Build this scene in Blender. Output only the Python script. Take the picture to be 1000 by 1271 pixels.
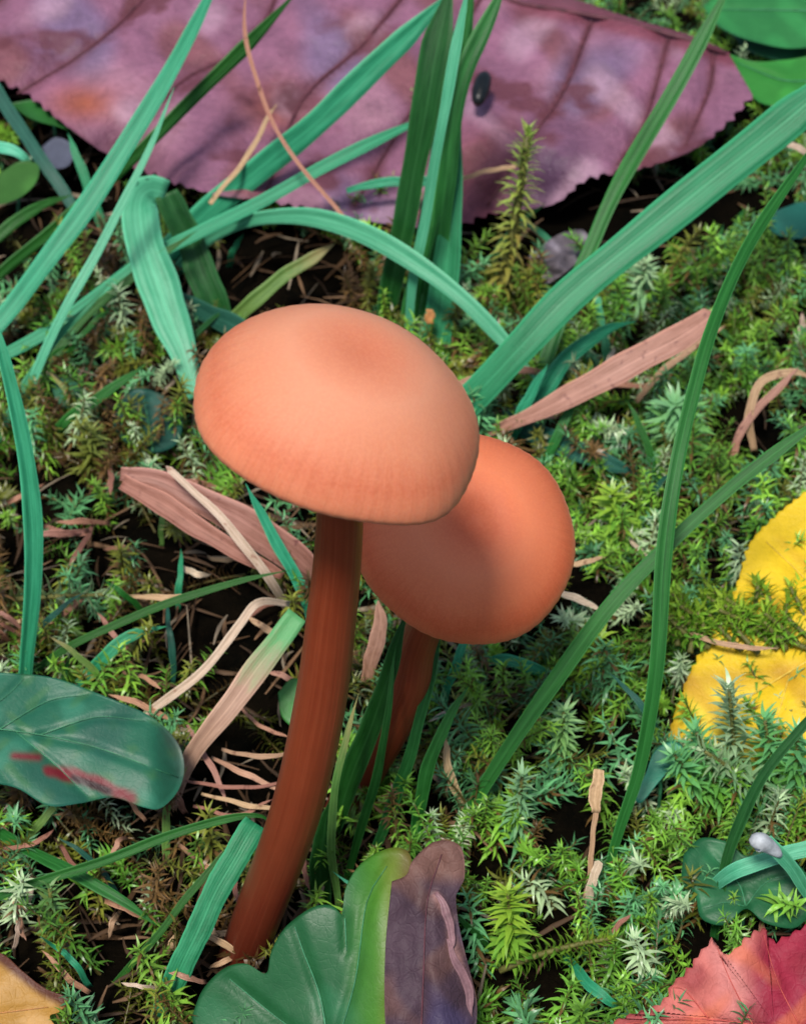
import bpy, math, random
import numpy as np
from mathutils import Vector, Matrix

random.seed(7)
rng = np.random.default_rng(7)
for o in list(bpy.data.objects):
    bpy.data.objects.remove(o)

# ------------------------------------------------------------------ camera
# All lengths below are in "u"; one u is 7.4 mm (the larger cap is 3.5 u = 26 mm wide).
U = 0.0074
W, H, F = 1000.0, 1271.0, 2600.0          # photograph size and focal length in its pixels
PITCH = math.radians(44)
D0 = 31.0                                  # depth of the stem base, u
BASE_PX = (300.0, 1190.0)
FWD = np.array([0, math.cos(PITCH), -math.sin(PITCH)])
UP = np.array([0, math.sin(PITCH), math.cos(PITCH)])
RIGHT = np.array([1.0, 0, 0])

def ray(px, py):
    px = np.asarray(px, float); py = np.asarray(py, float)
    return (FWD + ((px - W / 2) / F)[..., None] * RIGHT + (-(py - H / 2) / F)[..., None] * UP)

CAM = -ray(*BASE_PX) * D0

scene = bpy.context.scene
cam_d = bpy.data.cameras.new('camera')
cam = bpy.data.objects.new('camera', cam_d)
scene.collection.objects.link(cam)
cam.location = Vector(CAM * U)
cam.rotation_euler = (math.pi / 2 - PITCH, 0, 0)
cam_d.sensor_fit = 'VERTICAL'
cam_d.sensor_height = 24
cam_d.lens = 24 * F / H
cam_d.clip_start = 0.005
cam_d.clip_end = 100
cam_d.dof.use_dof = True
cam_d.dof.focus_distance = 27.5 * U
cam_d.dof.aperture_fstop = 48
scene.camera = cam

# ------------------------------------------------------------------ light
world = bpy.data.worlds.new('World')
scene.world = world
world.use_nodes = True
wn = world.node_tree
bg = wn.nodes['Background']
sky = wn.nodes.new('ShaderNodeTexSky')
sky.sky_type = 'NISHITA'
sky.sun_disc = False
SUN_DIR = Vector((-0.15, -0.42, 0.90)).normalized()      # towards the sun
sky.sun_elevation = math.asin(SUN_DIR.z)
sky.sun_rotation = math.atan2(SUN_DIR.x, SUN_DIR.y)
sky.dust_density = 2.0
sky.air_density = 0.8
sky.ozone_density = 0.4
wn.links.new(sky.outputs['Color'], bg.inputs['Color'])
bg.inputs['Strength'].default_value = 0.05
sun_d = bpy.data.lights.new('sun', 'SUN')
sun_d.energy = 1.5
sun_d.angle = math.radians(11)
sun_d.color = (1.0, 0.95, 0.88)
sun = bpy.data.objects.new('sun', sun_d)
scene.collection.objects.link(sun)
sun.rotation_euler = SUN_DIR.to_track_quat('Z', 'Y').to_euler()
sun.location = (0, 0, 1)

scene.view_settings.view_transform = 'Standard'
scene.view_settings.look = 'None'
scene.view_settings.exposure = 1.55
scene.view_settings.gamma = 1.0
scene.view_settings.use_curve_mapping = False
scene.render.resolution_x, scene.render.resolution_y = 805, 1024

# ------------------------------------------------------------------ helpers
def P(px, py, z):
    """point at height z (u) on the line of sight through a pixel"""
    r = ray(px, py)
    z = np.asarray(z, float)
    t = (z - CAM[2]) / r[..., 2]
    return CAM + r * t[..., None]

def PY(px, py, y):
    """point on the upright plane at distance y (u)"""
    r = ray(px, py)
    t = (np.asarray(y, float) - CAM[1]) / r[..., 1]
    return CAM + r * t[..., None]

def pxu(p):
    """pixels per u at a point"""
    return F / ((np.asarray(p) - CAM) @ FWD)

def ground_h(x, y):
    x = np.asarray(x, float); y = np.asarray(y, float)
    r = np.hypot(x - 3, y - 12)
    m = np.clip(1.6 - r / 40, 0, 1)
    return m * (0.16 * np.sin(x * 0.83 + 1.3) * np.cos(y * 0.71 + .4) + 0.1 * np.sin(x * 1.9 + y * 1.3) + 0.05 * np.sin(3.1 * x - 2.7 * y)) - 0.12

def spline(pts, n):
    pts = np.asarray(pts, float)
    if len(pts) == 2:
        t = np.linspace(0, 1, n)[:, None]
        return pts[0] * (1 - t) + pts[1] * t
    a = np.vstack([2 * pts[0] - pts[1], pts, 2 * pts[-1] - pts[-2]])
    seg = np.linalg.norm(np.diff(pts[:, :2], axis=0), axis=1)
    s = np.concatenate([[0], np.cumsum(seg)])
    q = np.linspace(0, s[-1], n)
    i = np.clip(np.searchsorted(s, q, side='right') - 1, 0, len(seg) - 1)
    t = ((q - s[i]) / np.maximum(seg[i], 1e-9))[:, None]
    p0, p1, p2, p3 = a[i], a[i + 1], a[i + 2], a[i + 3]
    return 0.5 * (2 * p1 + (p2 - p0) * t + (2 * p0 - 5 * p1 + 4 * p2 - p3) * t ** 2 + (3 * p1 - p0 - 3 * p2 + p3) * t ** 3)

def mesh_obj(name, verts, faces, mat, parent=None, base=None, uv=None, col=None, smooth=True):
    """verts in u, world space; the object's origin is put at base (u)"""
    verts = np.asarray(verts, float)
    if base is None:
        base = np.zeros(3) if parent is None else np.asarray(parent['_b'])
    base = np.asarray(base, float)
    me = bpy.data.meshes.new(name)
    me.from_pydata(((verts - base) * U).tolist(), [], faces)
    if smooth:
        me.polygons.foreach_set('use_smooth', [True] * len(me.polygons))
    if uv is not None:
        lay = me.uv_layers.new(name='UVMap')
        li = np.empty(len(me.loops), int); me.loops.foreach_get('vertex_index', li)
        lay.data.foreach_set('uv', np.asarray(uv, np.float32)[li].ravel())
    if col is not None:
        at = me.color_attributes.new('Col', 'FLOAT_COLOR', 'POINT')
        c4 = np.ones((len(verts), 4), np.float32); c4[:, :3] = col
        at.data.foreach_set('color', c4.ravel())
    me.materials.append(mat)
    o = bpy.data.objects.new(name, me)
    scene.collection.objects.link(o)
    if parent is not None:
        o.parent = parent
        o.location = Vector((base - np.asarray(parent['_b'])) * U)
    else:
        o.location = Vector(base * U)
        BASES.append(o)
    o['_b'] = [float(c) for c in base]
    TMP.append(o)
    return o
TMP = []; BASES = []

def thing(name, base, label, cat, group=None):
    o = bpy.data.objects.new(name, None)
    o.empty_display_size = 0.005
    scene.collection.objects.link(o)
    o.location = Vector(np.asarray(base, float) * U)
    o['_b'] = [float(c) for c in base]
    TMP.append(o)
    return tag(o, label, cat, group)

def tag(o, label, cat, group=None, kind=None):
    if label: o['label'] = label
    if cat: o['category'] = cat
    if group: o['group'] = group
    if kind: o['kind'] = kind
    return o

# ------------------------------------------------------------------ materials
class NT:
    def __init__(s, name):
        s.m = bpy.data.materials.new(name); s.m.use_nodes = True
        s.t = s.m.node_tree; s.t.nodes.clear()
        s.out = s.n('ShaderNodeOutputMaterial')
    def n(s, kind, **kw):
        nd = s.t.nodes.new(kind)
        for k, v in kw.items(): setattr(nd, k, v)
        return nd
    def l(s, a, b): s.t.links.new(a, b)
    def val(s, sock, v):
        if hasattr(v, 'is_output') or hasattr(v, 'links') and not isinstance(v, (int, float, tuple)): s.l(v, sock)
        else: sock.default_value = v
    def math(s, op, a, b=0.0, c=None):
        nd = s.n('ShaderNodeMath', operation=op)
        s.val(nd.inputs[0], a); s.val(nd.inputs[1], b)
        if c is not None: s.val(nd.inputs[2], c)
        return nd.outputs[0]
    def noise(s, vec, scale, detail=3, rough=.55):
        nd = s.n('ShaderNodeTexNoise'); nd.inputs['Scale'].default_value = scale
        nd.inputs['Detail'].default_value = detail; nd.inputs['Roughness'].default_value = rough
        if vec is not None: s.l(vec, nd.inputs['Vector'])
        return nd.outputs['Fac']
    def mix(s, fac, a, b, blend='MIX'):
        nd = s.n('ShaderNodeMix', data_type='RGBA', blend_type=blend)
        s.val(nd.inputs[0], fac)
        for sock, v in ((nd.inputs[6], a), (nd.inputs[7], b)):
            if isinstance(v, tuple): sock.default_value = (*v, 1) if len(v) == 3 else v
            else: s.l(v, sock)
        return nd.outputs[2]
    def ramp(s, fac, stops):
        nd = s.n('ShaderNodeValToRGB'); cr = nd.color_ramp
        while len(cr.elements) < len(stops): cr.elements.new(0.5)
        for e, (p, c) in zip(cr.elements, stops):
            e.position = p; e.color = (*c, 1) if not isinstance(c, (int, float)) else (c, c, c, 1)
        s.l(fac, nd.inputs[0]); return nd.outputs[0]
    def obj(s): return s.n('ShaderNodeTexCoord').outputs['Object']
    def uv(s): return s.n('ShaderNodeUVMap', uv_map='UVMap').outputs[0]
    def attr(s): return s.n('ShaderNodeAttribute', attribute_name='Col').outputs['Color']
    def rand(s): return s.n('ShaderNodeObjectInfo').outputs['Random']
    def bump(s, h, strength, dist):
        nd = s.n('ShaderNodeBump'); nd.inputs['Strength'].default_value = strength
        nd.inputs['Distance'].default_value = dist; s.l(h, nd.inputs['Height']); return nd.outputs[0]
    def finish(s, color, rough=.5, normal=None, trans=0.0, spec=.5, sss=None, tcol=None, sheen=0.0):
        b = s.n('ShaderNodeBsdfPrincipled')
        s.val(b.inputs['Base Color'], color if not isinstance(color, tuple) else (*color, 1))
        s.val(b.inputs['Roughness'], rough)
        b.inputs['Specular IOR Level'].default_value = spec
        if normal is not None: s.l(normal, b.inputs['Normal'])
        if sheen:
            b.inputs['Sheen Weight'].default_value = sheen; b.inputs['Sheen Roughness'].default_value = .35
            b.inputs['Sheen Tint'].default_value = (1, .6, .4, 1)
        if sss:
            b.inputs['Subsurface Weight'].default_value = sss[0]
            b.inputs['Subsurface Radius'].default_value = sss[1]
            b.inputs['Subsurface Scale'].default_value = sss[2]
        outp = b.outputs[0]
        if trans:
            t = s.n('ShaderNodeBsdfTranslucent')
            s.val(t.inputs['Color'], tcol if tcol is not None else (color if not isinstance(color, tuple) else (*color, 1)))
            if normal is not None: s.l(normal, t.inputs['Normal'])
            mx = s.n('ShaderNodeMixShader'); mx.inputs[0].default_value = trans
            s.l(b.outputs[0], mx.inputs[1]); s.l(t.outputs[0], mx.inputs[2]); outp = mx.outputs[0]
        s.l(outp, s.out.inputs['Surface'])
        return s.m

def blade_mat(name, a, b, tip=None, rough=.45, trans=.28, veins=9, spec=.32, blot=None):
    """grass-like strap: long parallel veins, a paler midrib, cloudy colour"""
    m = NT(name)
    sx = m.n('ShaderNodeSeparateXYZ'); m.l(m.uv(), sx.inputs[0])
    u, v = sx.outputs[0], sx.outputs[1]
    cb = m.n('ShaderNodeCombineXYZ')
    m.l(m.math('MULTIPLY', u, 9.0), cb.inputs[0]); m.l(m.math('MULTIPLY', v, 3.0), cb.inputs[1])
    m.l(m.math('MULTIPLY', m.rand(), 57.0), cb.inputs[2])
    n1 = m.noise(cb.outputs[0], 1.3, 4)
    cb2 = m.n('ShaderNodeCombineXYZ')
    m.l(m.math('MULTIPLY', u, 3.0), cb2.inputs[0]); m.l(m.math('MULTIPLY', v, 38.0), cb2.inputs[1])
    m.l(m.math('MULTIPLY', m.rand(), 31.0), cb2.inputs[2])
    streak = m.noise(cb2.outputs[0], 1.0, 2)
    c = m.mix(m.ramp(n1, [(.3, 0.0), (.7, 1.0)]), a, b)
    c = m.mix(m.math('MULTIPLY', m.ramp(streak, [(.42, 0.0), (.75, 1.0)]), .38), c, tuple(min(1, x * 1.7 + .012) for x in b))
    # paler midrib
    mid = m.math('ABSOLUTE', m.math('SUBTRACT', v, .5))
    c = m.mix(m.ramp(mid, [(0, .5), (.055, 0.0)]), c, tuple(min(1, x * 1.5 + .02) for x in b))
    edge = m.ramp(mid, [(.40, 0.0), (.5, .75)])
    c = m.mix(edge, c, tuple(min(1, x * 1.9 + .04) for x in b))
    if tip is not None:
        e = m.math('ADD', u, m.math('MULTIPLY', m.math('SUBTRACT', n1, .5), .35))
        c = m.mix(m.ramp(e, [(.62, 0.0), (.9, 1.0)]), c, tip)
    if blot is not None:
        bn = m.noise(m.obj(), 900, 3)
        c = m.mix(m.ramp(bn, [(.62, 0.0), (.72, .8)]), c, blot)
    hsv = m.n('ShaderNodeHueSaturation')
    m.l(m.math('ADD', .487, m.math('MULTIPLY', m.rand(), .026)), hsv.inputs['Hue'])
    m.l(m.math('ADD', .8, m.math('MULTIPLY', m.rand(), .4)), hsv.inputs['Value'])
    m.l(c, hsv.inputs['Color'])
    ridge = m.math('ADD', m.math('MULTIPLY', m.math('SINE', m.math('MULTIPLY', v, veins * 6.283)), .35), m.math('MULTIPLY', streak, 2.0))
    h = m.math('ADD', ridge, m.math('MULTIPLY', m.noise(m.obj(), 2500, 2), 1.2))
    nb = m.bump(h, .3, .00008)
    rn = m.math('ADD', rough - .12, m.math('MULTIPLY', n1, .25))
    return m.finish(hsv.outputs[0], rn, nb, trans, spec)

def leaf_mat(name, scale=350, rough=.5, trans=.2, var=.35, bump=.00025, spot=None, spec=.4):
    """leaf tissue: colour from the leaf's own pigment map, cloudy and cell-like relief"""
    m = NT(name); oc = m.obj()
    n1 = m.noise(oc, scale, 5, .6); n2 = m.noise(oc, scale * 5, 3, .6)
    vo = m.n('ShaderNodeTexVoronoi', feature='DISTANCE_TO_EDGE'); vo.inputs['Scale'].default_value = scale * 4.5
    m.l(oc, vo.inputs['Vector'])
    cell = m.ramp(vo.outputs['Distance'], [(0, 0.0), (.12, 1.0)])
    f = m.math('ADD', 1 - var * .75, m.math('MULTIPLY', m.math('ADD', n1, m.math('MULTIPLY', n2, .5)), var))
    cc = m.n('ShaderNodeCombineXYZ')
    for i in range(3): m.l(f, cc.inputs[i])
    c = m.mix(1.0, m.attr(), cc.outputs[0], 'MULTIPLY')
    if spot:
        c = m.mix(m.ramp(m.noise(oc, spot[1], 3), [(spot[2], 0.0), (spot[2] + .1, .85)]), c, spot[0])
    hh = m.math('ADD', m.math('MULTIPLY', n1, 1.2), m.math('ADD', m.math('MULTIPLY', n2, .5), m.math('MULTIPLY', cell, .10)))
    return m.finish(c, m.math('ADD', rough - .15, m.math('MULTIPLY', n1, .3)), m.bump(hh, .6, bump), trans, spec)

def cap_mat(name='cap_skin', tint=(1, 1, 1)):
    k3 = lambda c: tuple(a * b for a, b in zip(c, tint))
    m = NT(name); oc = m.obj()
    sx = m.n('ShaderNodeSeparateXYZ'); m.l(m.uv(), sx.inputs[0])
    ang, r = sx.outputs[0], sx.outputs[1]           # r 0 centre .. 1 rim
    n = m.noise(oc, 260, 4, .6); nf = m.noise(oc, 3500, 3, .65)
    rr = m.math('ADD', r, m.math('MULTIPLY', m.math('SUBTRACT', n, .5), .16))
    c = m.ramp(rr, [(p_, k3(c_)) for p_, c_ in ((0.0, (.50, .145, .072)), (.22, (.53, .175, .092)), (.5, (.57, .235, .135)), (.78, (.55, .195, .102)), (.93, (.52, .140, .066)), (1.0, (.60, .19, .095)))])
    cb = m.n('ShaderNodeCombineXYZ')
    m.l(m.math('MULTIPLY', ang, 150.0), cb.inputs[0]); m.l(m.math('MULTIPLY', r, 3.0), cb.inputs[1])
    st = m.noise(cb.outputs[0], 1.0, 2)
    stf = m.math('MULTIPLY', m.ramp(st, [(.45, 0.0), (.72, 1.0)]), m.ramp(r, [(.6, 0.0), (.92, .28)]))
    c = m.mix(stf, c, k3((.36, .085, .03)))
    c = m.mix(m.math('MULTIPLY', m.ramp(nf, [(.4, 0.0), (.7, 1.0)]), .22), c, k3((.70, .32, .17)))
    h = m.math('ADD', m.math('MULTIPLY', nf, .6), m.math('MULTIPLY', stf, -1.2))
    return m.finish(c, .62, m.bump(h, .3, .0001), 0, .3, (.35, (1.0, .35, .15), .0018), sheen=.12)

def stem_mat():
    m = NT('stem_skin'); oc = m.obj()
    sx = m.n('ShaderNodeSeparateXYZ'); m.l(m.uv(), sx.inputs[0])
    cb = m.n('ShaderNodeCombineXYZ')
    m.l(m.math('MULTIPLY', sx.outputs[1], 40.0), cb.inputs[0]); m.l(m.math('MULTIPLY', sx.outputs[0], 3.5), cb.inputs[1])
    fib = m.noise(cb.outputs[0], 1.0, 4); n = m.noise(oc, 400, 4)
    c = m.mix(m.ramp(fib, [(.3, 0.0), (.7, 1.0)]), (.20, .032, .010), (.27, .055, .020))
    c = m.mix(m.math('MULTIPLY', n, .5), c, (.13, .020, .008))
    c = m.mix(m.ramp(sx.outputs[0], [(0.0, .9), (.45, 0.0)]), c, (.035, .004, .0025))  # darker foot: partly the stem's own tone, partly painted-in occlusion
    return m.finish(c, .42, m.bump(fib, .45, .0002), 0, .4, (.2, (1.0, .3, .12), .001))

def plain_mat(name, c, rough=.6, scale=600, var=.4, spec=.3, bump=.0002, trans=0):
    m = NT(name); oc = m.obj(); n = m.noise(oc, scale, 4, .6)
    c2 = tuple(x * (1 - var) for x in c); c3 = tuple(min(1, x * (1 + var)) for x in c)
    col = m.mix(m.ramp(n, [(.3, 0.0), (.7, 1.0)]), c2, c3)
    return m.finish(col, rough, m.bump(n, .5, bump), trans, spec)

def col_mat(name, rough=.5, trans=.3, spec=.4):
    m = NT(name)
    n = m.noise(m.obj(), 1500, 2)
    c = m.mix(.35, m.attr(), m.mix(m.ramp(n, [(.3, 0.0), (.7, 1.0)]), (.55, .55, .5), (1.25, 1.25, 1.2)), 'MULTIPLY')
    return m.finish(c, rough, None, trans, spec)

def soil_mat():
    m = NT('soil_earth'); oc = m.obj()
    n = m.noise(oc, 180, 6, .65); n2 = m.noise(oc, 1500, 4, .7)
    c = m.mix(m.ramp(n, [(.35, 0.0), (.7, 1.0)]), (.0015, .0015, .001), (.005, .0035, .002))  # near-black albedo puts the shade of the gaps into the soil colour
    c = m.mix(m.ramp(n2, [(.55, 0.0), (.8, .6)]), c, (.012, .008, .004))
    return m.finish(c, .95, m.bump(m.math('ADD', n, n2), .8, .0008), 0, .02)

M = {
    'cap': cap_mat(), 'cap_red': cap_mat('cap_skin_redder', (1.04, .74, .58)), 'stem': stem_mat(), 'soil': soil_mat(),
    'gill': plain_mat('gill_flesh', (.42, .13, .06), .6, 800),
    'teal': blade_mat('grass_blue_green', (.012, .175, .075), (.032, .29, .140)),
    'pale': blade_mat('grass_pale', (.05, .33, .18), (.11, .45, .27), rough=.38),
    'deep': blade_mat('grass_deep_green', (.005, .050, .007), (.011, .090, .014)),
    'mid': blade_mat('grass_mid_green', (.008, .072, .007), (.020, .140, .018)),
    'lime': blade_mat('grass_yellow_green', (.07, .17, .03), (.14, .27, .06), tip=(.30, .27, .10)),
    'dim': blade_mat('grass_dull_blue_green', (.010, .065, .045), (.016, .10, .065)),
    'greytip': blade_mat('grass_going_brown', (.020, .14, .05), (.045, .20, .08), tip=(.30, .20, .10)),
    'straw': blade_mat('dry_straw', (.32, .19, .10), (.48, .32, .19), rough=.6, trans=.15, spec=.25, blot=(.16, .07, .04)),
    'whitestraw': blade_mat('bleached_straw', (.36, .25, .17), (.54, .42, .32), rough=.6, trans=.15, spec=.25, blot=(.30, .15, .10)),
    'brown': blade_mat('dry_brown_blade', (.25, .11, .065), (.38, .19, .125), rough=.55, trans=.15, spec=.3, blot=(.13, .045, .03)),
    'mauve': blade_mat('dry_mauve_blade', (.26, .12, .075), (.40, .21, .15), rough=.5, trans=.15, spec=.35, blot=(.16, .06, .05)),
    'greenbrown': blade_mat('half_dead_blade', (.26, .14, .10), (.36, .22, .16), tip=(.09, .30, .10), rough=.5, trans=.15, spec=.35),
    'leaf': leaf_mat('leaf_tissue'), 'deadleaf': leaf_mat('dead_leaf_tissue', 170, .6, .05, 1.1, .0009, ((.09, .022, .03), 85, .56), .35),
    'yellowleaf': leaf_mat('yellow_leaf_tissue', 260, .55, .25, .4, .0003, ((.30, .12, .02), 320, .68)),
    'redleaf': leaf_mat('red_leaf_tissue', 200, .62, .12, .8, .0005, None, .25),
    'greenleaf': leaf_mat('green_leaf_tissue', 260, .48, .2, .45, .00013, None, .35),
    'moss': col_mat('moss_leaves', .36, .3, .5), 'mosstem': plain_mat('moss_stem', (.10, .10, .025), .6, 900),
    'thatch': col_mat('dry_thatch', .65, .1, .2),
    'seed': plain_mat('seed_coat', (.006, .008, .009), .35, 900),
    'veindark': plain_mat('vein_dark', (.085, .025, .035), .6, 700),
    'veingold': plain_mat('vein_gold', (.60, .42, .06), .6, 700),
    'veinred': plain_mat('vein_red', (.40, .07, .055), .6, 700),
    'veingreen': plain_mat('vein_green', (.04, .19, .09), .5, 700),
    'grey': plain_mat('grey_litter', (.42, .45, .47), .6, 500),
    'curl': plain_mat('curled_dead_edge', (.17, .09, .10), .5, 700),
    'rust': plain_mat('rusty_tissue', (.36, .16, .05), .6, 700),
}

# ------------------------------------------------------------------ strap-like blades
def ribbon(name, pts, wpx, mat, parent=None, base=None, twist=0.0, fold=.22, tip=True, blunt=False, n=36, wave=.0, thick=.028, ragged=0.0):
    """pts: (px, py, z) from root to tip. wpx: seen widths in photo pixels along it."""
    q = spline(pts, n)
    p = P(q[:, 0], q[:, 1], q[:, 2])
    t = np.linspace(0, 1, n)
    w = np.interp(t, np.linspace(0, 1, len(wpx)), wpx) / pxu(p) * (.5 if parent is not None else .415)
    if tip:
        k = .16 if not blunt else .02
        w = w * np.clip((1 - t) / k, 0.03, 1) ** .75
    T = np.gradient(p, axis=0); T /= np.linalg.norm(T, axis=1)[:, None]
    V = CAM - p; V /= np.linalg.norm(V, axis=1)[:, None]
    S = np.cross(T, V); S /= np.linalg.norm(S, axis=1)[:, None]
    N = np.cross(S, T)
    a = np.radians(twist) + wave * np.sin(t * 7 + len(name) + pts[0][0])
    a = np.broadcast_to(a, t.shape)[:, None]
    S2 = S * np.cos(a) + N * np.sin(a); N2 = N * np.cos(a) - S * np.sin(a)
    w = w / np.maximum(.5, np.cos(a[:, 0]))
    ph = rng.uniform(0, 6.28, 4)
    w = w * (1 + .05 * np.sin(t * 11 + ph[0]) + .03 * np.sin(t * 27 + ph[1]))
    p = p + S * ((.9 * np.sin(t * 8 + ph[2]) + .5 * np.sin(t * 19 + ph[3])) / pxu(p))[:, None]
    cs = np.array([-1, -.5, 0, .5, 1])
    rag = 1 + ragged * (rng.random((n, 2)) - .5)
    verts = []; uv = []
    for j, c in enumerate(cs):
        e = c * (rag[:, 0] if c < 0 else rag[:, 1])
        verts.append(p + S2 * (w * e)[:, None] + N2 * (w * fold * (abs(c) ** 1.3 * 1.2 - .35))[:, None])
        uv.append(np.stack([t, np.full(n, (c + 1) / 2)], 1))
    for j, c in enumerate(cs[::-1]):
        th = thick * (1 - .75 * abs(c)) * np.clip((1 - t) / .2, .3, 1)
        e = c * (rag[:, 0] if c < 0 else rag[:, 1])
        verts.append(p + S2 * (w * e * .995)[:, None] + N2 * (w * fold * (abs(c) ** 1.3 * 1.2 - .35) - th)[:, None])
        uv.append(np.stack([t, np.full(n, (c + 1) / 2)], 1))
    verts = np.stack(verts, 1).reshape(-1, 3); uv = np.stack(uv, 1).reshape(-1, 2)
    f = []
    for i in range(n - 1):
        for j in range(10):
            k = (j + 1) % 10
            f.append((i * 10 + j, (i + 1) * 10 + j, (i + 1) * 10 + k, i * 10 + k))
    f.append(tuple(range(10))); f.append(tuple((n - 1) * 10 + j for j in range(9, -1, -1)))
    if base is None and parent is None: base = p[0]
    return mesh_obj(name, verts, f, M[mat], parent, base, uv)

def tube(name, P3, rad, mat, parent=None, base=None, seg=8, flat=1.0):
    """round tube through 3-D points (u)"""
    p = np.asarray(P3, float); n = len(p)
    rad = np.broadcast_to(rad, (n,))
    T = np.gradient(p, axis=0); T /= np.linalg.norm(T, axis=1)[:, None]
    ref = np.array([0.0, -1, 0.3])
    A = np.cross(T, ref); A /= np.linalg.norm(A, axis=1)[:, None]
    B = np.cross(T, A)
    th = np.linspace(0, 2 * np.pi, seg, endpoint=False)
    ring = A[:, None, :] * np.cos(th)[None, :, None] + B[:, None, :] * np.sin(th)[None, :, None] * flat
    v = (p[:, None, :] + ring * rad[:, None, None]).reshape(-1, 3)
    uv = np.stack(np.meshgrid(np.linspace(0, 1, n), np.linspace(0, 1, seg), indexing='ij'), -1).reshape(-1, 2)
    f = []
    for i in range(n - 1):
        for j in range(seg):
            k = (j + 1) % seg
            f.append((i * seg + j, i * seg + k, (i + 1) * seg + k, (i + 1) * seg + j))
    f.append(tuple(range(seg - 1, -1, -1))); f.append(tuple((n - 1) * seg + j for j in range(seg)))
    if base is None and parent is None: base = p[0]
    return mesh_obj(name, v, f, M[mat], parent, base, uv)

# ------------------------------------------------------------------ broad leaves
def seg_dist(px, py, line):
    d = np.full(px.shape, 1e9)
    for (x0, y0), (x1, y1) in zip(line[:-1], line[1:]):
        vx, vy = x1 - x0, y1 - y0
        t = np.clip(((px - x0) * vx + (py - y0) * vy) / (vx * vx + vy * vy + 1e-9), 0, 1)
        d = np.minimum(d, np.hypot(px - x0 - t * vx, py - y0 - t * vy))
    return d

def serrate(out, amp, period, skew=.75):
    nxt = np.roll(out, -1, 0)
    s = np.concatenate([[0], np.cumsum(np.linalg.norm(nxt - out, axis=1))])[:-1]
    ph = (s / period) % 1
    saw = np.where(ph < skew, ph / skew, (1 - ph) / (1 - skew)) - .5
    big = .5 + .5 * np.sin(s / period * 1.7)
    tan = nxt - np.roll(out, 1, 0); tan /= np.linalg.norm(tan, axis=1)[:, None] + 1e-9
    nrm = np.stack([tan[:, 1], -tan[:, 0]], 1)
    return out + nrm * (saw * amp * (.6 + .6 * big))[:, None]

def shell(top, faces, loop, thick):
    """give a sheet a thickness away from the viewer"""
    n = len(top)
    V = CAM - top; V /= np.linalg.norm(V, axis=1)[:, None]
    bot = top - V * thick
    f = list(faces) + [tuple(i + n for i in reversed(q)) for q in faces]
    for a, b in zip(loop, loop[1:] + loop[:1]):
        f.append((b, a, a + n, b + n))
    return np.vstack([top, bot]), f

def fan_leaf(name, outline, centre, zf, colf, mat, veins=(), vein_mat=None, vein_w=3.0, depth=.06, rings=26, npts=220,
             saw=None, thick=.03, parent=None, base=None, smoothout=True):
    o = np.asarray(outline, float)
    if smoothout:
        o = spline(np.vstack([o, o[:1]]), npts + 1)[:-1]
    else:
        o = np.vstack([o, o[:1]]); s = np.concatenate([[0], np.cumsum(np.linalg.norm(np.diff(o, axis=0), axis=1))])
        q = np.linspace(0, s[-1], npts + 1)[:-1]
        o = np.stack([np.interp(q, s, o[:, 0]), np.interp(q, s, o[:, 1])], 1)
    area = np.sum(o[:, 0] * np.roll(o[:, 1], -1) - np.roll(o[:, 0], -1) * o[:, 1])
    if area < 0: o = o[::-1]
    if saw: o = serrate(o, *saw)
    c = np.asarray(centre, float)
    tr = np.linspace(0, 1, rings + 1)[1:]
    pts = np.vstack([c[None]] + [c + (o - c) * t for t in tr])
    def zfull(x, y):
        z = zf(x, y)
        for vl in veins:
            z = z - depth * np.exp(-(seg_dist(x, y, vl) / (vein_w * 3.2)) ** 2)
        return z
    z = zfull(pts[:, 0], pts[:, 1])
    top = P(pts[:, 0], pts[:, 1], z)
    n = npts; f = []
    for j in range(n): f.append((0, 1 + (j + 1) % n, 1 + j))
    for r in range(rings - 1):
        for j in range(n):
            a = 1 + r * n + j; b = 1 + r * n + (j + 1) % n
            f.append((a, b, b + n, a + n))
    loop = [1 + (rings - 1) * n + j for j in range(n)]
    v, f = shell(top, f, loop, thick)
    cc = colf(pts[:, 0], pts[:, 1]); cc = np.vstack([cc, cc])
    if parent is None and base is None:
        base = top[np.argmin(top[:, 2])]
    ob = mesh_obj(name, v, f, M[mat], parent, base, None, cc)
    if vein_mat:
        host = ob if parent is not None else ob
        for k, vl in enumerate(veins):
            q = spline(np.asarray(vl, float), 16)
            p = P(q[:, 0], q[:, 1], zfull(q[:, 0], q[:, 1]) + .022)
            r = np.linspace(1, .35, 16) * vein_w * (1.25 if k == 0 else .8) / pxu(p) * .5
            tube('midrib' if k == 0 else 'vein', p, r, vein_mat, host, seg=6)
    return ob

def flat_col(*c):
    return lambda x, y: np.tile(np.array(c, float), (len(x), 1))

def sstep(a, b, x):
    t = np.clip((x - a) / (b - a), 0, 1); return t * t * (3 - 2 * t)

def mixc(c, d, f):
    return c * (1 - f[:, None]) + np.asarray(d, float) * f[:, None]

def wob(x, y, s, k=0.0):
    return np.sin(x / s + 1.3 * np.sin(y / s * .8 + k) + k) * np.cos(y / s * .9 + .7 * np.sin(x / s * 1.2) + 2 * k)

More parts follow.
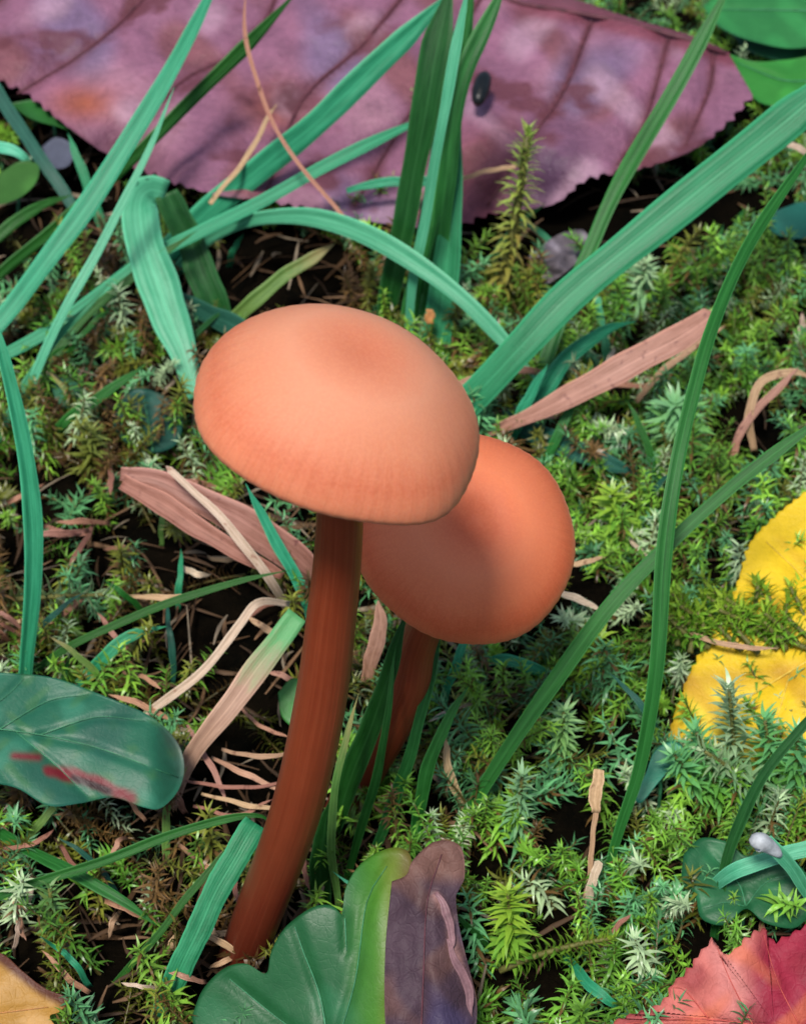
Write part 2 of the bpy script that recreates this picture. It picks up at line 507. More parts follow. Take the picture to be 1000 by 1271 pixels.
# ------------------------------------------------------------------ ground
def axis_vals(lo, hi, a, b, step, far):
    inner = np.arange(a, b + step / 2, step)
    left = a - np.geomspace(step, a - lo, far)[::-1]
    right = b + np.geomspace(step, hi - b, far)
    return np.concatenate([left, inner, right])
gx = axis_vals(-1600, 1600, -16, 30, .33, 14); gy = axis_vals(-1600, 1600, -8, 46, .33, 14)
GX, GY = np.meshgrid(gx, gy, indexing='ij')
GZ = ground_h(GX, GY) + .03 * np.sin(GX * 7.3 + 2 * np.sin(GY * 5.1)) * (np.hypot(GX - 5, GY - 15) < 50)
nx, ny = GX.shape
gf = [(i * ny + j, (i + 1) * ny + j, (i + 1) * ny + j + 1, i * ny + j + 1) for i in range(nx - 1) for j in range(ny - 1)]
ground = mesh_obj('ground', np.stack([GX, GY, GZ], -1).reshape(-1, 3), gf, M['soil'])
tag(ground, 'near-black soil showing in the gaps between moss shoots', 'soil', None, 'structure')

# ------------------------------------------------------------------ mushrooms
def cap_mesh(name, centre, axis, R, Hd, parent, mat, seed, nrad=44, nang=160, dep=.05, squash=1.0, lop=0.0):
    """domed cap; centre = middle of the rim plane, axis = up through the cap"""
    axis = np.asarray(axis, float); axis /= np.linalg.norm(axis)
    X = np.cross([0, 1, 0], axis); X /= np.linalg.norm(X); Y = np.cross(axis, X)
    th = np.linspace(0, 2 * np.pi, nang, endpoint=False)
    # profile: (radius, height)
    prof = []
    for t in np.linspace(0, 1, nrad):
        a = t * math.pi * .5
        r = math.sin(a) ** .96
        h = max(0.0, 1 - r * r) ** .58
        prof.append((r, h - dep * math.exp(-(r / .22) ** 2) + .02 * math.exp(-((r - .5) / .2) ** 2), r))
    under = [(.992, -.05, 1.0), (.97, -.085, 1.0), (.93, -.09, 1.0), (.90, -.03, 1.0), (.7, .10, 1.0), (.45, .2, 1.0), (.18, .24, 1.0)]
    allp = prof[1:] + under
    out = 1 + .018 * np.sin(2 * th + seed) + .014 * np.sin(3 * th + 2.1 * seed) + .006 * np.sin(7 * th + seed)
    if lop:
        dth = lambda a0: (th - a0 + math.pi) % (2 * math.pi) - math.pi
        out = out + lop * (.075 * np.exp(-(dth(-.85) / .5) ** 2) - .045 * np.exp(-(dth(-1.75) / .5) ** 2) + .02 * np.exp(-(dth(-2.7) / .5) ** 2))
    v = [centre + axis * Hd * (1 - dep)]; uv = [(0.5, 0.0)]
    for r, h, rc in allp:
        stri = 0.0035 * np.sin(54 * th + 1.5 * np.sin(5 * th)) * sstep(.55, .95, np.array([r]))[0] * (h > -.12)
        wavy = .03 * np.sin(3 * th + seed) * r ** 6 + .02 * np.sin(5 * th + 2 * seed) * r ** 6
        rr = R * r * (1 + (out - 1) * r) + stri * R * .8
        hh = Hd * h + wavy * R * .5
        v.extend(centre + X * (rr * np.cos(th))[:, None] + Y * (rr * np.sin(th) * squash)[:, None] + axis * hh[:, None] if False else
                 centre + X[None] * (rr * np.cos(th))[:, None] + Y[None] * (rr * np.sin(th) * squash)[:, None] + axis[None] * hh[:, None])
        uv.extend(zip(np.abs(th / (2 * np.pi) * 2 - 1), np.full(nang, rc)))
    f = [(0, 1 + j, 1 + (j + 1) % nang) for j in range(nang)]
    for i in range(len(allp) - 1):
        for j in range(nang):
            a = 1 + i * nang + j; b = 1 + i * nang + (j + 1) % nang
            f.append((a, a + nang, b + nang, b))
    f.append(tuple(1 + (len(allp) - 1) * nang + j for j in range(nang)))
    cap = mesh_obj(name, np.array(v), f, M[mat], parent, None, uv)
    # gills under the cap: thin plates from near the stem to the rim
    gv = []; gfc = []
    K = 56
    for k in range(K):
        a = 2 * math.pi * k / K
        d = X * math.cos(a) + Y * math.sin(a) * squash; s = -X * math.sin(a) + Y * math.cos(a)
        prof_g = [(.2, .22, .02), (.5, .19, -.06), (.75, .07, -.12), (.9, -.07, -.12)]
        b0 = len(gv)
        for r, h1, h2 in prof_g:
            for h in (h1, h2):
                for sg in (-1, 1):
                    gv.append(centre + d * R * r + axis * Hd * h + s * sg * .012)
        for i in range(3):
            q = b0 + i * 4
            gfc += [(q, q + 2, q + 6, q + 4), (q + 1, q + 5, q + 7, q + 3), (q + 2, q + 3, q + 7, q + 6)]
    mesh_obj('gills', np.array(gv), gfc, M['gill'], cap, smooth=False)
    return cap

def mushroom(label, stem_pts, stem_w, centre, axis, R, Hd, seed, squash=1.0, dep=.05, mat='cap'):
    t = thing('mushroom', stem_pts[0], label, 'mushroom', None)
    sp = spline_3(stem_pts, 60)
    tt = np.linspace(0, 1, 60)
    w = np.interp(tt, np.linspace(0, 1, len(stem_w)), stem_w) / pxu(sp) * .5
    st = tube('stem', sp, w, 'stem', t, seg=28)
    cap_mesh('cap', centre, axis, R, Hd, t, mat, seed, squash=squash, dep=dep, lop=1.0 if mat == 'cap' else 0.0)
    return t, sp

def spline_3(p, n):
    p = np.asarray(p, float)
    a = np.vstack([2 * p[0] - p[1], p, 2 * p[-1] - p[-2]])
    m = len(p) - 1; q = np.linspace(0, m, n); i = np.clip(q.astype(int), 0, m - 1); t = (q - i)[:, None]
    p0, p1, p2, p3 = a[i], a[i + 1], a[i + 2], a[i + 3]
    return 0.5 * (2 * p1 + (p2 - p0) * t + (2 * p0 - 5 * p1 + 4 * p2 - p3) * t ** 2 + (3 * p1 - p0 - 3 * p2 + p3) * t ** 3)

C1 = PY(417, 521, 0.0)
ax1 = np.array([.32, .03, 1.0]); ax1 /= np.linalg.norm(ax1)
s1 = [PY(290, 1212, 0.0), PY(322, 1130, 0.0), PY(366, 1010, 0.0), PY(396, 880, 0.0), PY(412, 760, 0.0), PY(421, 660, 0.0), C1 + ax1 * .25]
m1, _ = mushroom('taller orange-brown mushroom with the wider, paler domed cap on a curved stem',
                 s1, [56, 60, 64, 65, 62, 59, 56], C1, ax1, 1.79 * 100 / pxu(C1), 1.2 * 100 / pxu(C1), .6)
C2 = PY(578, 668, 3.3)
ax2 = np.array([.10, -.60, 1.0]); ax2 /= np.linalg.norm(ax2)
s2 = [PY(400, 1052, 2.9), PY(440, 980, 3.0), PY(480, 910, 3.1), PY(508, 850, 3.2), PY(522, 790, 3.3), C2 + ax2 * .2]
m2, _ = mushroom('smaller orange mushroom tucked under the taller cap, its round cap tilted forward',
                 s2, [44, 48, 50, 50, 46, 44], C2, ax2, 1.36 * 100 / pxu(C2), .92 * 100 / pxu(C2), 2.2, dep=.2, mat='cap_red')

# ------------------------------------------------------------------ broad leaves
# big dead mauve leaf
def dead_leaf():
    mid = np.array([(-190, -40), (0, -95), (200, -90), (420, -60), (560, -25), (640, 3), (740, 20), (840, 45), (905, 68)], float)
    low = np.array([(-190, 10), (-60, 60), (0, 100), (35, 118), (75, 150), (130, 190), (185, 215), (260, 240), (330, 250), (400, 262), (480, 278), (560, 282), (600, 268), (640, 262), (690, 252), (730, 222), (800, 208), (860, 186), (900, 155), (934, 118)], float)
    nu, nv = 260, 44
    A = spline(mid, nu); B = spline(low, nu)
    tan = np.gradient(B, axis=0); tan /= np.linalg.norm(tan, axis=1)[:, None]
    s = np.cumsum(np.linalg.norm(np.gradient(B, axis=0), axis=1))
    ph = (s / 17.0) % 1
    B = B + np.stack([-tan[:, 1], tan[:, 0]], 1) * ((np.where(ph < .7, ph / .7, (1 - ph) / .3) - .5) * 9 * (.5 + .5 * np.sin(s / 31)))[:, None]
    veins = [[(205, -35), (150, 28), (90, 75), (22, 116)], [(350, -30), (330, 25), (285, 70), (222, 104), (150, 190)], [(520, -30), (450, 55), (375, 125), (330, 240)],
             [(600, -10), (545, 85), (490, 170), (440, 255)], [(736, 20), (700, 110), (660, 170), (605, 255)], [(830, 45), (800, 150), (765, 205)], [(60, -70), (0, 0), (-60, 40)], [(885, 65), (880, 110), (850, 180)]]
    def zf(x, y):
        v = np.clip((y + 40) / 300, -.3, 1.1)
        z = 2.3 - 1.1 * v + .12 * wob(x, y, 60) + .06 * wob(x, y, 27, 1.7) + .03 * wob(x, y, 13, .7)
        for vl in veins:
            d = seg_dist(x, y, vl)
            z = z - .11 * np.exp(-(d / 13) ** 2)
        # drooping, crumpled lip in front
        z = z - .9 * np.exp(-((x - 650) / 75) ** 2) * sstep(170, 270, y)
        z = z - .5 * np.exp(-((x - 160) / 60) ** 2) * sstep(120, 220, y)
        return z
    rows = [A * (1 - t) + B * t for t in np.linspace(0, 1, nv)]
    pts = np.stack(rows, 1).reshape(-1, 2)
    z = zf(pts[:, 0], pts[:, 1])
    top = P(pts[:, 0], pts[:, 1], z)
    # far half, folded down behind the midrib
    mid3 = P(A[:, 0], A[:, 1], zf(A[:, 0], A[:, 1]))
    far = []
    wid = 3.2 * np.sin(np.clip(np.linspace(.02, 1, nu), 0, 1) * math.pi) + .1
    for t in np.linspace(0, 1, 13)[1:][::-1]:
        far.append(mid3 + np.stack([0.1 * t * wid, wid * t, -wid * .42 * t ** 1.3 + .05 * np.sin(np.arange(nu) * .13) * t], 1))
    far = np.stack(far, 1)
    farpx = np.stack([np.broadcast_to(A[:, 0:1], far.shape[:2]), np.broadcast_to(A[:, 1:2], far.shape[:2]) - 10], -1)
    grid = np.concatenate([far, top.reshape(nu, nv, 3)], 1); gpx = np.concatenate([farpx, pts.reshape(nu, nv, 2)], 1)
    m = grid.shape[1]
    f = [(i * m + j, i * m + j + 1, (i + 1) * m + j + 1, (i + 1) * m + j) for i in range(nu - 1) for j in range(m - 1)]
    loop = [i * m for i in range(nu)][::-1] + list(range(0, m))[1:] + [i * m + m - 1 for i in range(1, nu)] + [(nu - 1) * m + j for j in range(m - 2, 0, -1)]
    loop = loop[::-1]
    v, f = shell(grid.reshape(-1, 3), f, loop, .03)
    x, y = gpx.reshape(-1, 2).T
    c = np.tile(np.array([.205, .085, .140]), (len(x), 1))
    c = mixc(c, (.30, .145, .20), sstep(.1, .8, wob(x, y, 45, .5)) * .8)
    c = mixc(c, (.15, .05, .055), sstep(.25, .8, wob(x, y, 38, 2.2)) * .8)
    c = mixc(c, (.13, .10, .19), sstep(.3, .9, wob(x, y, 52, 4.1)) * .7)
    c = mixc(c, (.27, .07, .035), np.exp(-((x - 105) / 42) ** 2 - ((y - 128) / 22) ** 2) * .95)
    c = mixc(c, (.27, .075, .045), np.exp(-((x - 345) / 45) ** 2 - ((y - 132) / 30) ** 2) * .9)
    c = mixc(c, (.055, .03, .07), np.exp(-((x - 668) / 62) ** 2) * sstep(110, 205, y + 14 * wob(x, y, 18)) * .95)  # shading of the drooping lip, painted into the leaf colour
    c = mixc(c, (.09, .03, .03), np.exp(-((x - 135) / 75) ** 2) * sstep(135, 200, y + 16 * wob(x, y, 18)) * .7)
    c = mixc(c, (.36, .22, .29), sstep(.45, .95, wob(x, y, 33, 6.0)) * .6)
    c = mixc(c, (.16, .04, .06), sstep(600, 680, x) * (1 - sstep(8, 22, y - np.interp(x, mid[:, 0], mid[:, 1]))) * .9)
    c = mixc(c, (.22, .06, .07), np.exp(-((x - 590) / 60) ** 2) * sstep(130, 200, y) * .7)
    for vl in veins:
        c = mixc(c, (.10, .03, .045), np.exp(-(seg_dist(x, y, vl) / (7 + 3 * wob(x, y, 20))) ** 2) * .9)
    c = np.vstack([c, c])
    b = top[np.argmin(top[:, 2])].copy()
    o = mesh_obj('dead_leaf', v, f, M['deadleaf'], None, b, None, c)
    tag(o, 'large crumpled mauve-brown dead leaf with dark ribs lying behind the grass', 'leaf')
    for vl in veins:
        q = spline(np.asarray(vl, float), 20)
        p = P(q[:, 0], q[:, 1], zf(q[:, 0], q[:, 1]) + .01)
        tube('vein', p, np.linspace(1.5, .7, 20) * 2.1 / pxu(p), 'veindark', o, seg=6)
    p = P(A[6::12, 0], A[6::12, 1], zf(A[6::12, 0], A[6::12, 1]) + .01)
    tube('midrib', p, np.linspace(2.0, 3.4, len(p)) / pxu(p), 'veindark', o, seg=6)
dead_leaf()

# yellow leaf
def yellow_col(x, y):
    c = np.tile(np.array([.76, .53, .014]), (len(x), 1))
    c = mixc(c, (.82, .62, .05), sstep(.1, .8, wob(x, y, 30, 1)))
    c = mixc(c, (.55, .30, .015), sstep(.35, .9, wob(x, y, 22, 3)) * .7)
    c = mixc(c, (.48, .26, .02), np.exp(-(seg_dist(x, y, [(860, 845), (1000, 832), (1100, 826)]) / 14) ** 2) * .6)  # fold crease: its darkening is painted into the leaf colour
    return c
yz = lambda x, y: 1.15 - .0035 * (y - 780) + .0006 * (x - 950) + .05 * wob(x, y, 35) + .10 * np.exp(-((y - 770) / 30) ** 2)
yl = fan_leaf('yellow_leaf', [(1004, 606), (962, 640), (930, 675), (912, 730), (885, 780), (858, 830), (838, 880), (832, 924), (870, 934), (915, 940), (940, 962), (990, 950), (1060, 930), (1130, 850), (1150, 740), (1090, 640)],
              (1010, 790), yz, yellow_col, 'yellowleaf', [[(1150, 760), (1040, 800), (920, 870), (850, 915)], [(1060, 790), (1000, 720), (950, 672)], [(1010, 812), (950, 780), (900, 772)], [(980, 835), (960, 900), (935, 945)]],
              'veingold', 2.6, .035, saw=(5, 13))
tag(yl, 'bright yellow fallen leaf half covered by moss', 'leaf')

# oval green leaf with a red sore
def oval_col(x, y):
    c = np.tile(np.array([.018, .120, .068]), (len(x), 1))
    c = mixc(c, (.035, .19, .115), sstep(.2, .9, wob(x, y, 17, .3)) * .7)
    c = mixc(c, (.05, .16, .05), sstep(.3, .9, wob(x, y, 9, 5.3)) * .45)
    c = mixc(c, (.016, .085, .060), sstep(.2, .9, wob(x, y, 30, 2.3)) * .7)
    d = seg_dist(x, y, [(62, 956), (92, 962), (128, 975), (162, 990)])
    c = mixc(c, (.15, .012, .018), np.exp(-((d + 2.5 * wob(x, y, 7, .4)) / 8.5) ** 4))
    c = mixc(c, (.15, .02, .025), np.exp(-(seg_dist(x, y, [(18, 938), (48, 940)]) / 5) ** 2))
    c = mixc(c, (.02, .004, .006), np.exp(-(seg_dist(x, y, [(92, 966), (118, 975), (135, 982)]) / 5.0) ** 4))
    c = mixc(c, (.10, .07, .08), sstep(205, 232, x + .35 * (940 - y)) * .6)
    return c
oz = lambda x, y: 2.35 - .0042 * (y - 900) - .0012 * x + .05 * wob(x, y, 28) - .35 * sstep(185, 235, x)
ol = fan_leaf('green_leaf', [(-90, 850), (-30, 836), (20, 836), (70, 842), (125, 862), (185, 888), (218, 918), (229, 950), (222, 980), (200, 1003), (178, 1002), (140, 990), (100, 997), (60, 1000), (20, 978), (-30, 968), (-100, 950), (-140, 900)],
              (40, 915), oz, oval_col, 'greenleaf', [[(-130, 900), (0, 905), (110, 925), (222, 965)], [(0, 905), (60, 870), (110, 862)], [(50, 912), (120, 890), (180, 895)], [(-60, 902), (0, 870), (30, 842)], [(20, 908), (70, 950), (110, 990)], [(-60, 902), (-20, 930), (10, 970)]],
              'veingreen', 1.7, .03)
tag(ol, 'oval blue-green leaf with a torn red sore', 'leaf')
p = P(np.array([-130., -160, -180]), np.array([900., 960, 1030]), np.array([2.5, 1.2, -.1]))
tube('leaf_stalk', p, .06, 'veingreen', ol, seg=6)

# lobed leaf in front of the mushroom
def lobe_col(x, y):
    c = np.tile(np.array([.013, .095, .030]), (len(x), 1))
    c = mixc(c, (.024, .14, .055), sstep(.1, .9, wob(x, y, 25, .9)) * .8)
    c = mixc(c, (.055, .19, .016), sstep(415, 470, x - .02 * (y - 1100)))
    c = mixc(c, (.16, .20, .025), sstep(462, 492, x) * .8)
    c = mixc(c, (.14, .10, .03), sstep(488, 505, x) * .8)
    return c
lz = lambda x, y: 2.0 - .0072 * (y - 1130) + .0022 * (x - 380) + .06 * wob(x, y, 40) + .05 * np.exp(-((x - 470) / 20) ** 2)
ll = thing('lobed_leaf', P(np.array(400.), np.array(1330.), np.array(-.05)), 'round-lobed green leaf turning yellow, at the foot of the tall stem', 'leaf')
lb = fan_leaf('leaf_blade', [(238, 1262), (252, 1228), (278, 1202), (305, 1196), (330, 1208), (337, 1180), (355, 1150), (388, 1126), (412, 1124), (427, 1136), (428, 1105), (444, 1076), (470, 1057), (496, 1052), (510, 1064), (507, 1090), (500, 1120), (498, 1200), (500, 1290), (470, 1350), (400, 1370), (300, 1340), (250, 1300)],
              (410, 1270), lz, lobe_col, 'greenleaf', [[(410, 1320), (398, 1240), (376, 1180), (366, 1150)], [(410, 1320), (440, 1220), (455, 1120), (480, 1075)], [(408, 1310), (340, 1260), (285, 1215)], [(428, 1140), (430, 1180)]],
              'veingreen', 2.4, .05, rings=30, parent=ll)
tube('leaf_stalk', np.array([P(np.array(410.), np.array(1325.), np.array(.62)), P(np.array(405.), np.array(1345.), np.array(.25)), P(np.array(400.), np.array(1350.), np.array(-.15))]), .07, 'veingreen', ll, seg=6)

# dark withered leaf beside it
def wither_col(x, y):
    c = np.tile(np.array([.055, .032, .045]), (len(x), 1))
    c = mixc(c, (.10, .05, .045), sstep(.1, .8, wob(x, y, 22, 1.1)) * .8)
    c = mixc(c, (.045, .035, .085), sstep(.2, .8, wob(x, y, 30, 2.9)) * .8)
    c = mixc(c, (.15, .075, .06), 1 - sstep(1080, 1105, y))
    c = mixc(c, (.30, .16, .15), np.exp(-(seg_dist(x, y, [(540, 1112), (558, 1140), (562, 1180), (585, 1230)]) / 5) ** 2))
    return c
wz = lambda x, y: 2.62 - .0060 * (y - 1130) - .10 * ((x - 525) / 38) ** 2 * .9 + .05 * wob(x, y, 16) + .03 * np.sin((x - .2 * y) / 9)
wl = fan_leaf('withered_leaf', [(486, 1094), (504, 1086), (512, 1068), (536, 1046), (560, 1044), (574, 1056), (576, 1090), (566, 1108), (568, 1140), (574, 1170), (584, 1210), (592, 1250), (585, 1300), (560, 1340), (520, 1355), (488, 1330), (478, 1270), (478, 1180)],
              (525, 1190), wz, wither_col, 'redleaf', [[(520, 1340), (525, 1220), (530, 1120), (548, 1060)]], 'veindark', 2.2, .04)
tag(wl, 'dark purple-brown withered leaf curled beside the round-lobed leaf', 'leaf')
for line, ww in (([(540, 1108, 2.78), (553, 1128, 2.68), (560, 1160, 2.45), (558, 1185, 2.28)], [5, 11, 9, 3]), ([(556, 1165, 2.42), (566, 1195, 2.2), (580, 1225, 1.93), (586, 1262, 1.65)], [4, 10, 12, 6])):
    r = ribbon('curled_edge', line, ww, 'curl', wl, fold=.5, n=20)

# red serrated leaf
def red_col(x, y):
    c = np.tile(np.array([.46, .125, .105]), (len(x), 1))
    c = mixc(c, (.26, .018, .040), sstep(915, 950, x + .25 * (y - 1200)))
    c = mixc(c, (.52, .20, .18), np.exp(-(seg_dist(x, y, [(895, 1180), (915, 1230), (925, 1290)]) / 18) ** 2) * .8)
    c = mixc(c, (.20, .02, .03), sstep(.3, .9, wob(x, y, 24, 1.2)) * .6)
    c = mixc(c, (.52, .13, .06), sstep(.2, .9, wob(x, y, 19, 3.2)) * .6)
    return c
rz = lambda x, y: 1.55 - .0050 * (y - 1220) + .0010 * (x - 900) + .07 * np.sin((x + .6 * y) / 16) + .05 * wob(x, y, 30)
rl = fan_leaf('red_leaf', [(742, 1278), (775, 1262), (808, 1252), (826, 1240), (832, 1222), (852, 1206), (868, 1182), (886, 1164), (893, 1188), (910, 1180), (928, 1162), (947, 1150), (958, 1170), (980, 1160), (1005, 1146), (1060, 1130), (1120, 1180), (1150, 1260), (1100, 1340), (980, 1380), (840, 1350)],
              (960, 1270), rz, red_col, 'redleaf', [[(1150, 1330), (1020, 1290), (880, 1265), (760, 1272)], [(1000, 1288), (965, 1220), (947, 1160)], [(935, 1275), (905, 1215), (888, 1172)], [(880, 1266), (850, 1230), (835, 1226)], [(1060, 1300), (1030, 1220), (1010, 1155)]],
              'veinred', 2.2, .05, saw=(8, 16), smoothout=False)
tag(rl, 'orange to crimson saw-toothed fallen leaf', 'leaf')

# tan leaf, bottom corner
def tan_col(x, y):
    c = np.tile(np.array([.42, .22, .04]), (len(x), 1))
    c = mixc(c, (.50, .28, .08), sstep(.1, .9, wob(x, y, 20, 1)))
    d = y - np.interp(x, [-60, 0, 50, 85], [1150, 1183, 1222, 1240])
    return mixc(c, (.10, .03, .015), 1 - sstep(6, 20, d))
tl = fan_leaf('tan_leaf', [(-70, 1150), (0, 1182), (28, 1205), (55, 1226), (86, 1240), (74, 1256), (62, 1262), (72, 1285), (40, 1320), (-60, 1330), (-120, 1250)],
              (-10, 1255), lambda x, y: 1.3 - .004 * (y - 1220) + .05 * wob(x, y, 25), tan_col, 'yellowleaf', [[(-110, 1270), (-40, 1262), (60, 1250)]], 'rust', 2.2, .03)
tag(tl, 'tan and ochre dead leaf with a dark brown edge', 'leaf')

# small leafy weeds
def small_leaf(label, outline, centre, z0, ky, c, mat='greenleaf', kx=0.0, veins=(), root=None, cat='leaf', name='leaf', group=None):
    zf = lambda x, y: z0 - ky * (y - centre[1]) + kx * (x - centre[0]) + .04 * wob(x, y, 22)
    cf = lambda x, y: mixc(np.tile(np.array(c, float), (len(x), 1)), tuple(k * 1.6 for k in c), sstep(.1, .9, wob(x, y, 15, 1)) * .6)
    rx, ry = root if root else (centre[0], centre[1] + 60)
    b = P(np.array(float(rx)), np.array(float(ry)), np.array(-.1))
    t = thing(name, b, label, cat, group)
    fan_leaf('leaf_blade', outline, centre, zf, cf, mat, veins, 'veingreen' if veins else None, 1.6, .03, rings=10, npts=90, parent=t)
    cpt = P(np.array(float(centre[0])), np.array(float(centre[1])), np.array(zf(np.array([centre[0]]), np.array([centre[1]]))[0] - .04))
    tube('leaf_stalk', np.array([b, (b * .45 + cpt * .55) + np.array([0.05, .1, 0]), cpt]), .035, 'veingreen', t, seg=6)
    return t
small_leaf('bright green pointed leaf at the torn end of the mauve leaf', [(902, 66), (935, 76), (975, 74), (1030, 70), (1060, 110), (1000, 130), (950, 130), (925, 110)], (975, 100), 1.3, .004, (.03, .20, .03), veins=[[(1040, 95), (975, 100), (915, 78)]])
small_leaf('broad green leaf rising beyond the mauve leaf', [(872, 8), (905, -18), (960, -30), (1040, -10), (1050, 40), (990, 60), (930, 50), (890, 32)], (960, 12), 1.4, .004, (.025, .17, .045), veins=[[(1040, 15), (960, 12), (885, 12)]])
small_leaf('dark three-lobed weed leaf above the red leaf', [(848, 1060), (870, 1040), (905, 1046), (925, 1062), (960, 1052), (990, 1072), (1010, 1110), (990, 1150), (950, 1146), (925, 1128), (900, 1148), (870, 1140), (862, 1110), (846, 1092)], (920, 1098), .95, .004, (.014, .105, .038), veins=[[(925, 1125), (915, 1095), (880, 1058)], [(925, 1125), (950, 1095), (985, 1085)], [(925, 1125), (900, 1120), (872, 1128)]])
small_leaf('small spoon-shaped bluish leaf beside the long bent grass blade', [(786, 992), (800, 962), (812, 932), (832, 920), (846, 926), (836, 948), (816, 972), (796, 996)], (816, 955), .95, .006, (.03, .21, .13))
small_leaf('round dull blue-green leaf deep in the moss', [(146, 500), (170, 482), (205, 492), (226, 520), (218, 552), (185, 562), (155, 548), (140, 525)], (184, 522), .5, .005, (.010, .060, .042), veins=[[(190, 560), (184, 522), (178, 490)]])
small_leaf('narrow dark leaf under the mauve leaf edge', [(10, 128), (50, 124), (95, 140), (125, 165), (118, 178), (80, 160), (40, 148)], (66, 146), 1.3, .004, (.018, .10, .02))
small_leaf('pointed olive leaf among the leaning grass', [(0, 215), (25, 200), (48, 205), (44, 228), (20, 248), (-10, 252)], (20, 226), 1.0, .005, (.035, .12, .02))
small_leaf('dull teal leaf beside the paired grass blades', [(960, 262), (1000, 250), (1040, 262), (1030, 290), (985, 296), (955, 285)], (1000, 275), .8, .004, (.012, .10, .075))
small_leaf('small heart-shaped leaf hugging the tall stem', [(345, 860), (362, 842), (380, 850), (384, 880), (372, 905), (350, 890)], (365, 872), .7, .006, (.045, .20, .04))
small_leaf('tiny blue-green leaf above the oval leaf', [(62, 478), (82, 466), (104, 478), (100, 500), (76, 505)], (82, 486), .45, .004, (.02, .10, .05))
small_leaf('green leaf frond by the broad green leaf', [(905, 40), (940, 44), (990, 52), (1040, 50), (1040, 72), (980, 76), (930, 64)], (975, 60), .8, .004, (.018, .13, .05))

# litter flakes
fl = fan_leaf('leaf_fragment', [(655, 318), (690, 292), (722, 285), (730, 305), (705, 335), (672, 352)], (694, 318), lambda x, y: .9 - .004 * (y - 318) + .16 * wob(x, y, 12) + .1 * wob(x, y, 6, 2), lambda x, y: mixc(flat_col(.10, .085, .10)(x, y), (.25, .22, .26), sstep(0, .8, wob(x, y, 9, 1))), 'redleaf', rings=8, npts=60)
tag(fl, 'pale grey scrap of dead leaf in the dark hollow', 'leaf')
fl = fan_leaf('leaf_fragment', [(52, 182), (70, 170), (92, 182), (86, 205), (64, 208)], (72, 190), lambda x, y: .9 - .004 * (y - 190), flat_col(.08, .09, .13), 'redleaf', rings=6, npts=40)
tag(fl, 'bluish scrap of litter under the leaning grass blades', 'leaf')

# dark seed lodged against the grass clump
ps = P(np.array([602., 597, 592]), np.array([92., 110, 129]), np.array([2.35, 2.25, 2.15]))
sd = tube('seed', spline_3(ps, 9), np.array([.10, .16, .18, .19, .19, .19, .17, .14, .08]), 'seed', seg=10)
tag(sd, 'small black seed on the mauve leaf beside the upright grass', 'seed')

# ------------------------------------------------------------------ grass, one by one
def g(label, pts, w, mat, cat='grass blade', name='grass_blade', group=None, **kw):
    o = ribbon(name, pts, w, mat, **kw)
    return tag(o, label, cat, group)

# behind and over the mauve leaf
g('long blue-green blade rising steeply across the mauve leaf', [(-110, 510, .0), (0, 398, 1.0), (62, 318, 1.9), (125, 232, 2.8), (195, 118, 3.9), (262, -10, 5.0), (285, -60, 5.4)], [22, 27, 29, 30, 28, 22, 14], 'teal', twist=12)
g('glossy dark blade with a pale edge crossing behind the steep blue-green blade', [(-70, 420, .0), (0, 340, .7), (70, 282, 1.3), (150, 208, 2.1), (235, 126, 3.0), (310, 52, 3.8), (372, -12, 4.5)], [14, 16, 18, 18, 20, 22, 16], 'mid', twist=-24)
g('slender pale pointed blade in front of the steep blue-green blade', [(20, 560, -.1), (38, 482, .9), (80, 388, 2.0), (132, 290, 3.0), (182, 192, 4.0), (218, 108, 4.8)], [12, 14, 14, 13, 11, 6], 'pale', twist=8)
g('wide blue-green blade leaning across the middle of the mauve leaf', [(190, 330, .0), (250, 268, .9), (320, 212, 1.8), (400, 146, 2.9), (480, 66, 4.0), (560, -10, 5.0)], [34, 38, 40, 38, 34, 28], 'teal', twist=-10)
g('blue-green blade lying low and running under the upright grass', [(-60, 470, .0), (60, 412, .6), (180, 325, 1.4), (250, 288, 1.8), (320, 252, 2.1), (390, 212, 2.5), (455, 180, 2.8), (525, 148, 3.0), (560, 135, 3.1)], [14, 18, 20, 20, 20, 20, 19, 17, 10], 'teal', twist=14)
g('broad pale blade arching over the dark hollow to the big cap', [(215, 340, -.1), (255, 298, .8), (310, 272, 1.8), (380, 268, 2.4), (450, 290, 2.5), (515, 326, 2.3), (575, 372, 1.9), (640, 438, 1.2), (672, 480, .8)], [18, 20, 22, 27, 30, 28, 25, 23, 16], 'pale', twist=-8)
# folded blade
fb = thing('grass_blade', P(np.array(275.), np.array(400.), np.array(-.05)), 'wide pale blade bent double, its dark half upright behind', 'grass blade')
ribbon('upright_half', [(278, 408, -.1), (262, 368, .5), (238, 305, 1.3), (216, 262, 1.9), (206, 240, 2.2)], [34, 36, 38, 34, 30], 'deep', parent=fb, tip=False, fold=.35)
ribbon('bent_half', [(206, 240, 2.2), (186, 236, 2.35), (174, 252, 2.35), (180, 300, 2.0), (202, 372, 1.4), (226, 436, .85), (246, 492, .3)], [30, 44, 50, 50, 44, 34, 22], 'pale', parent=fb, tip=False, twist=6, fold=.12)
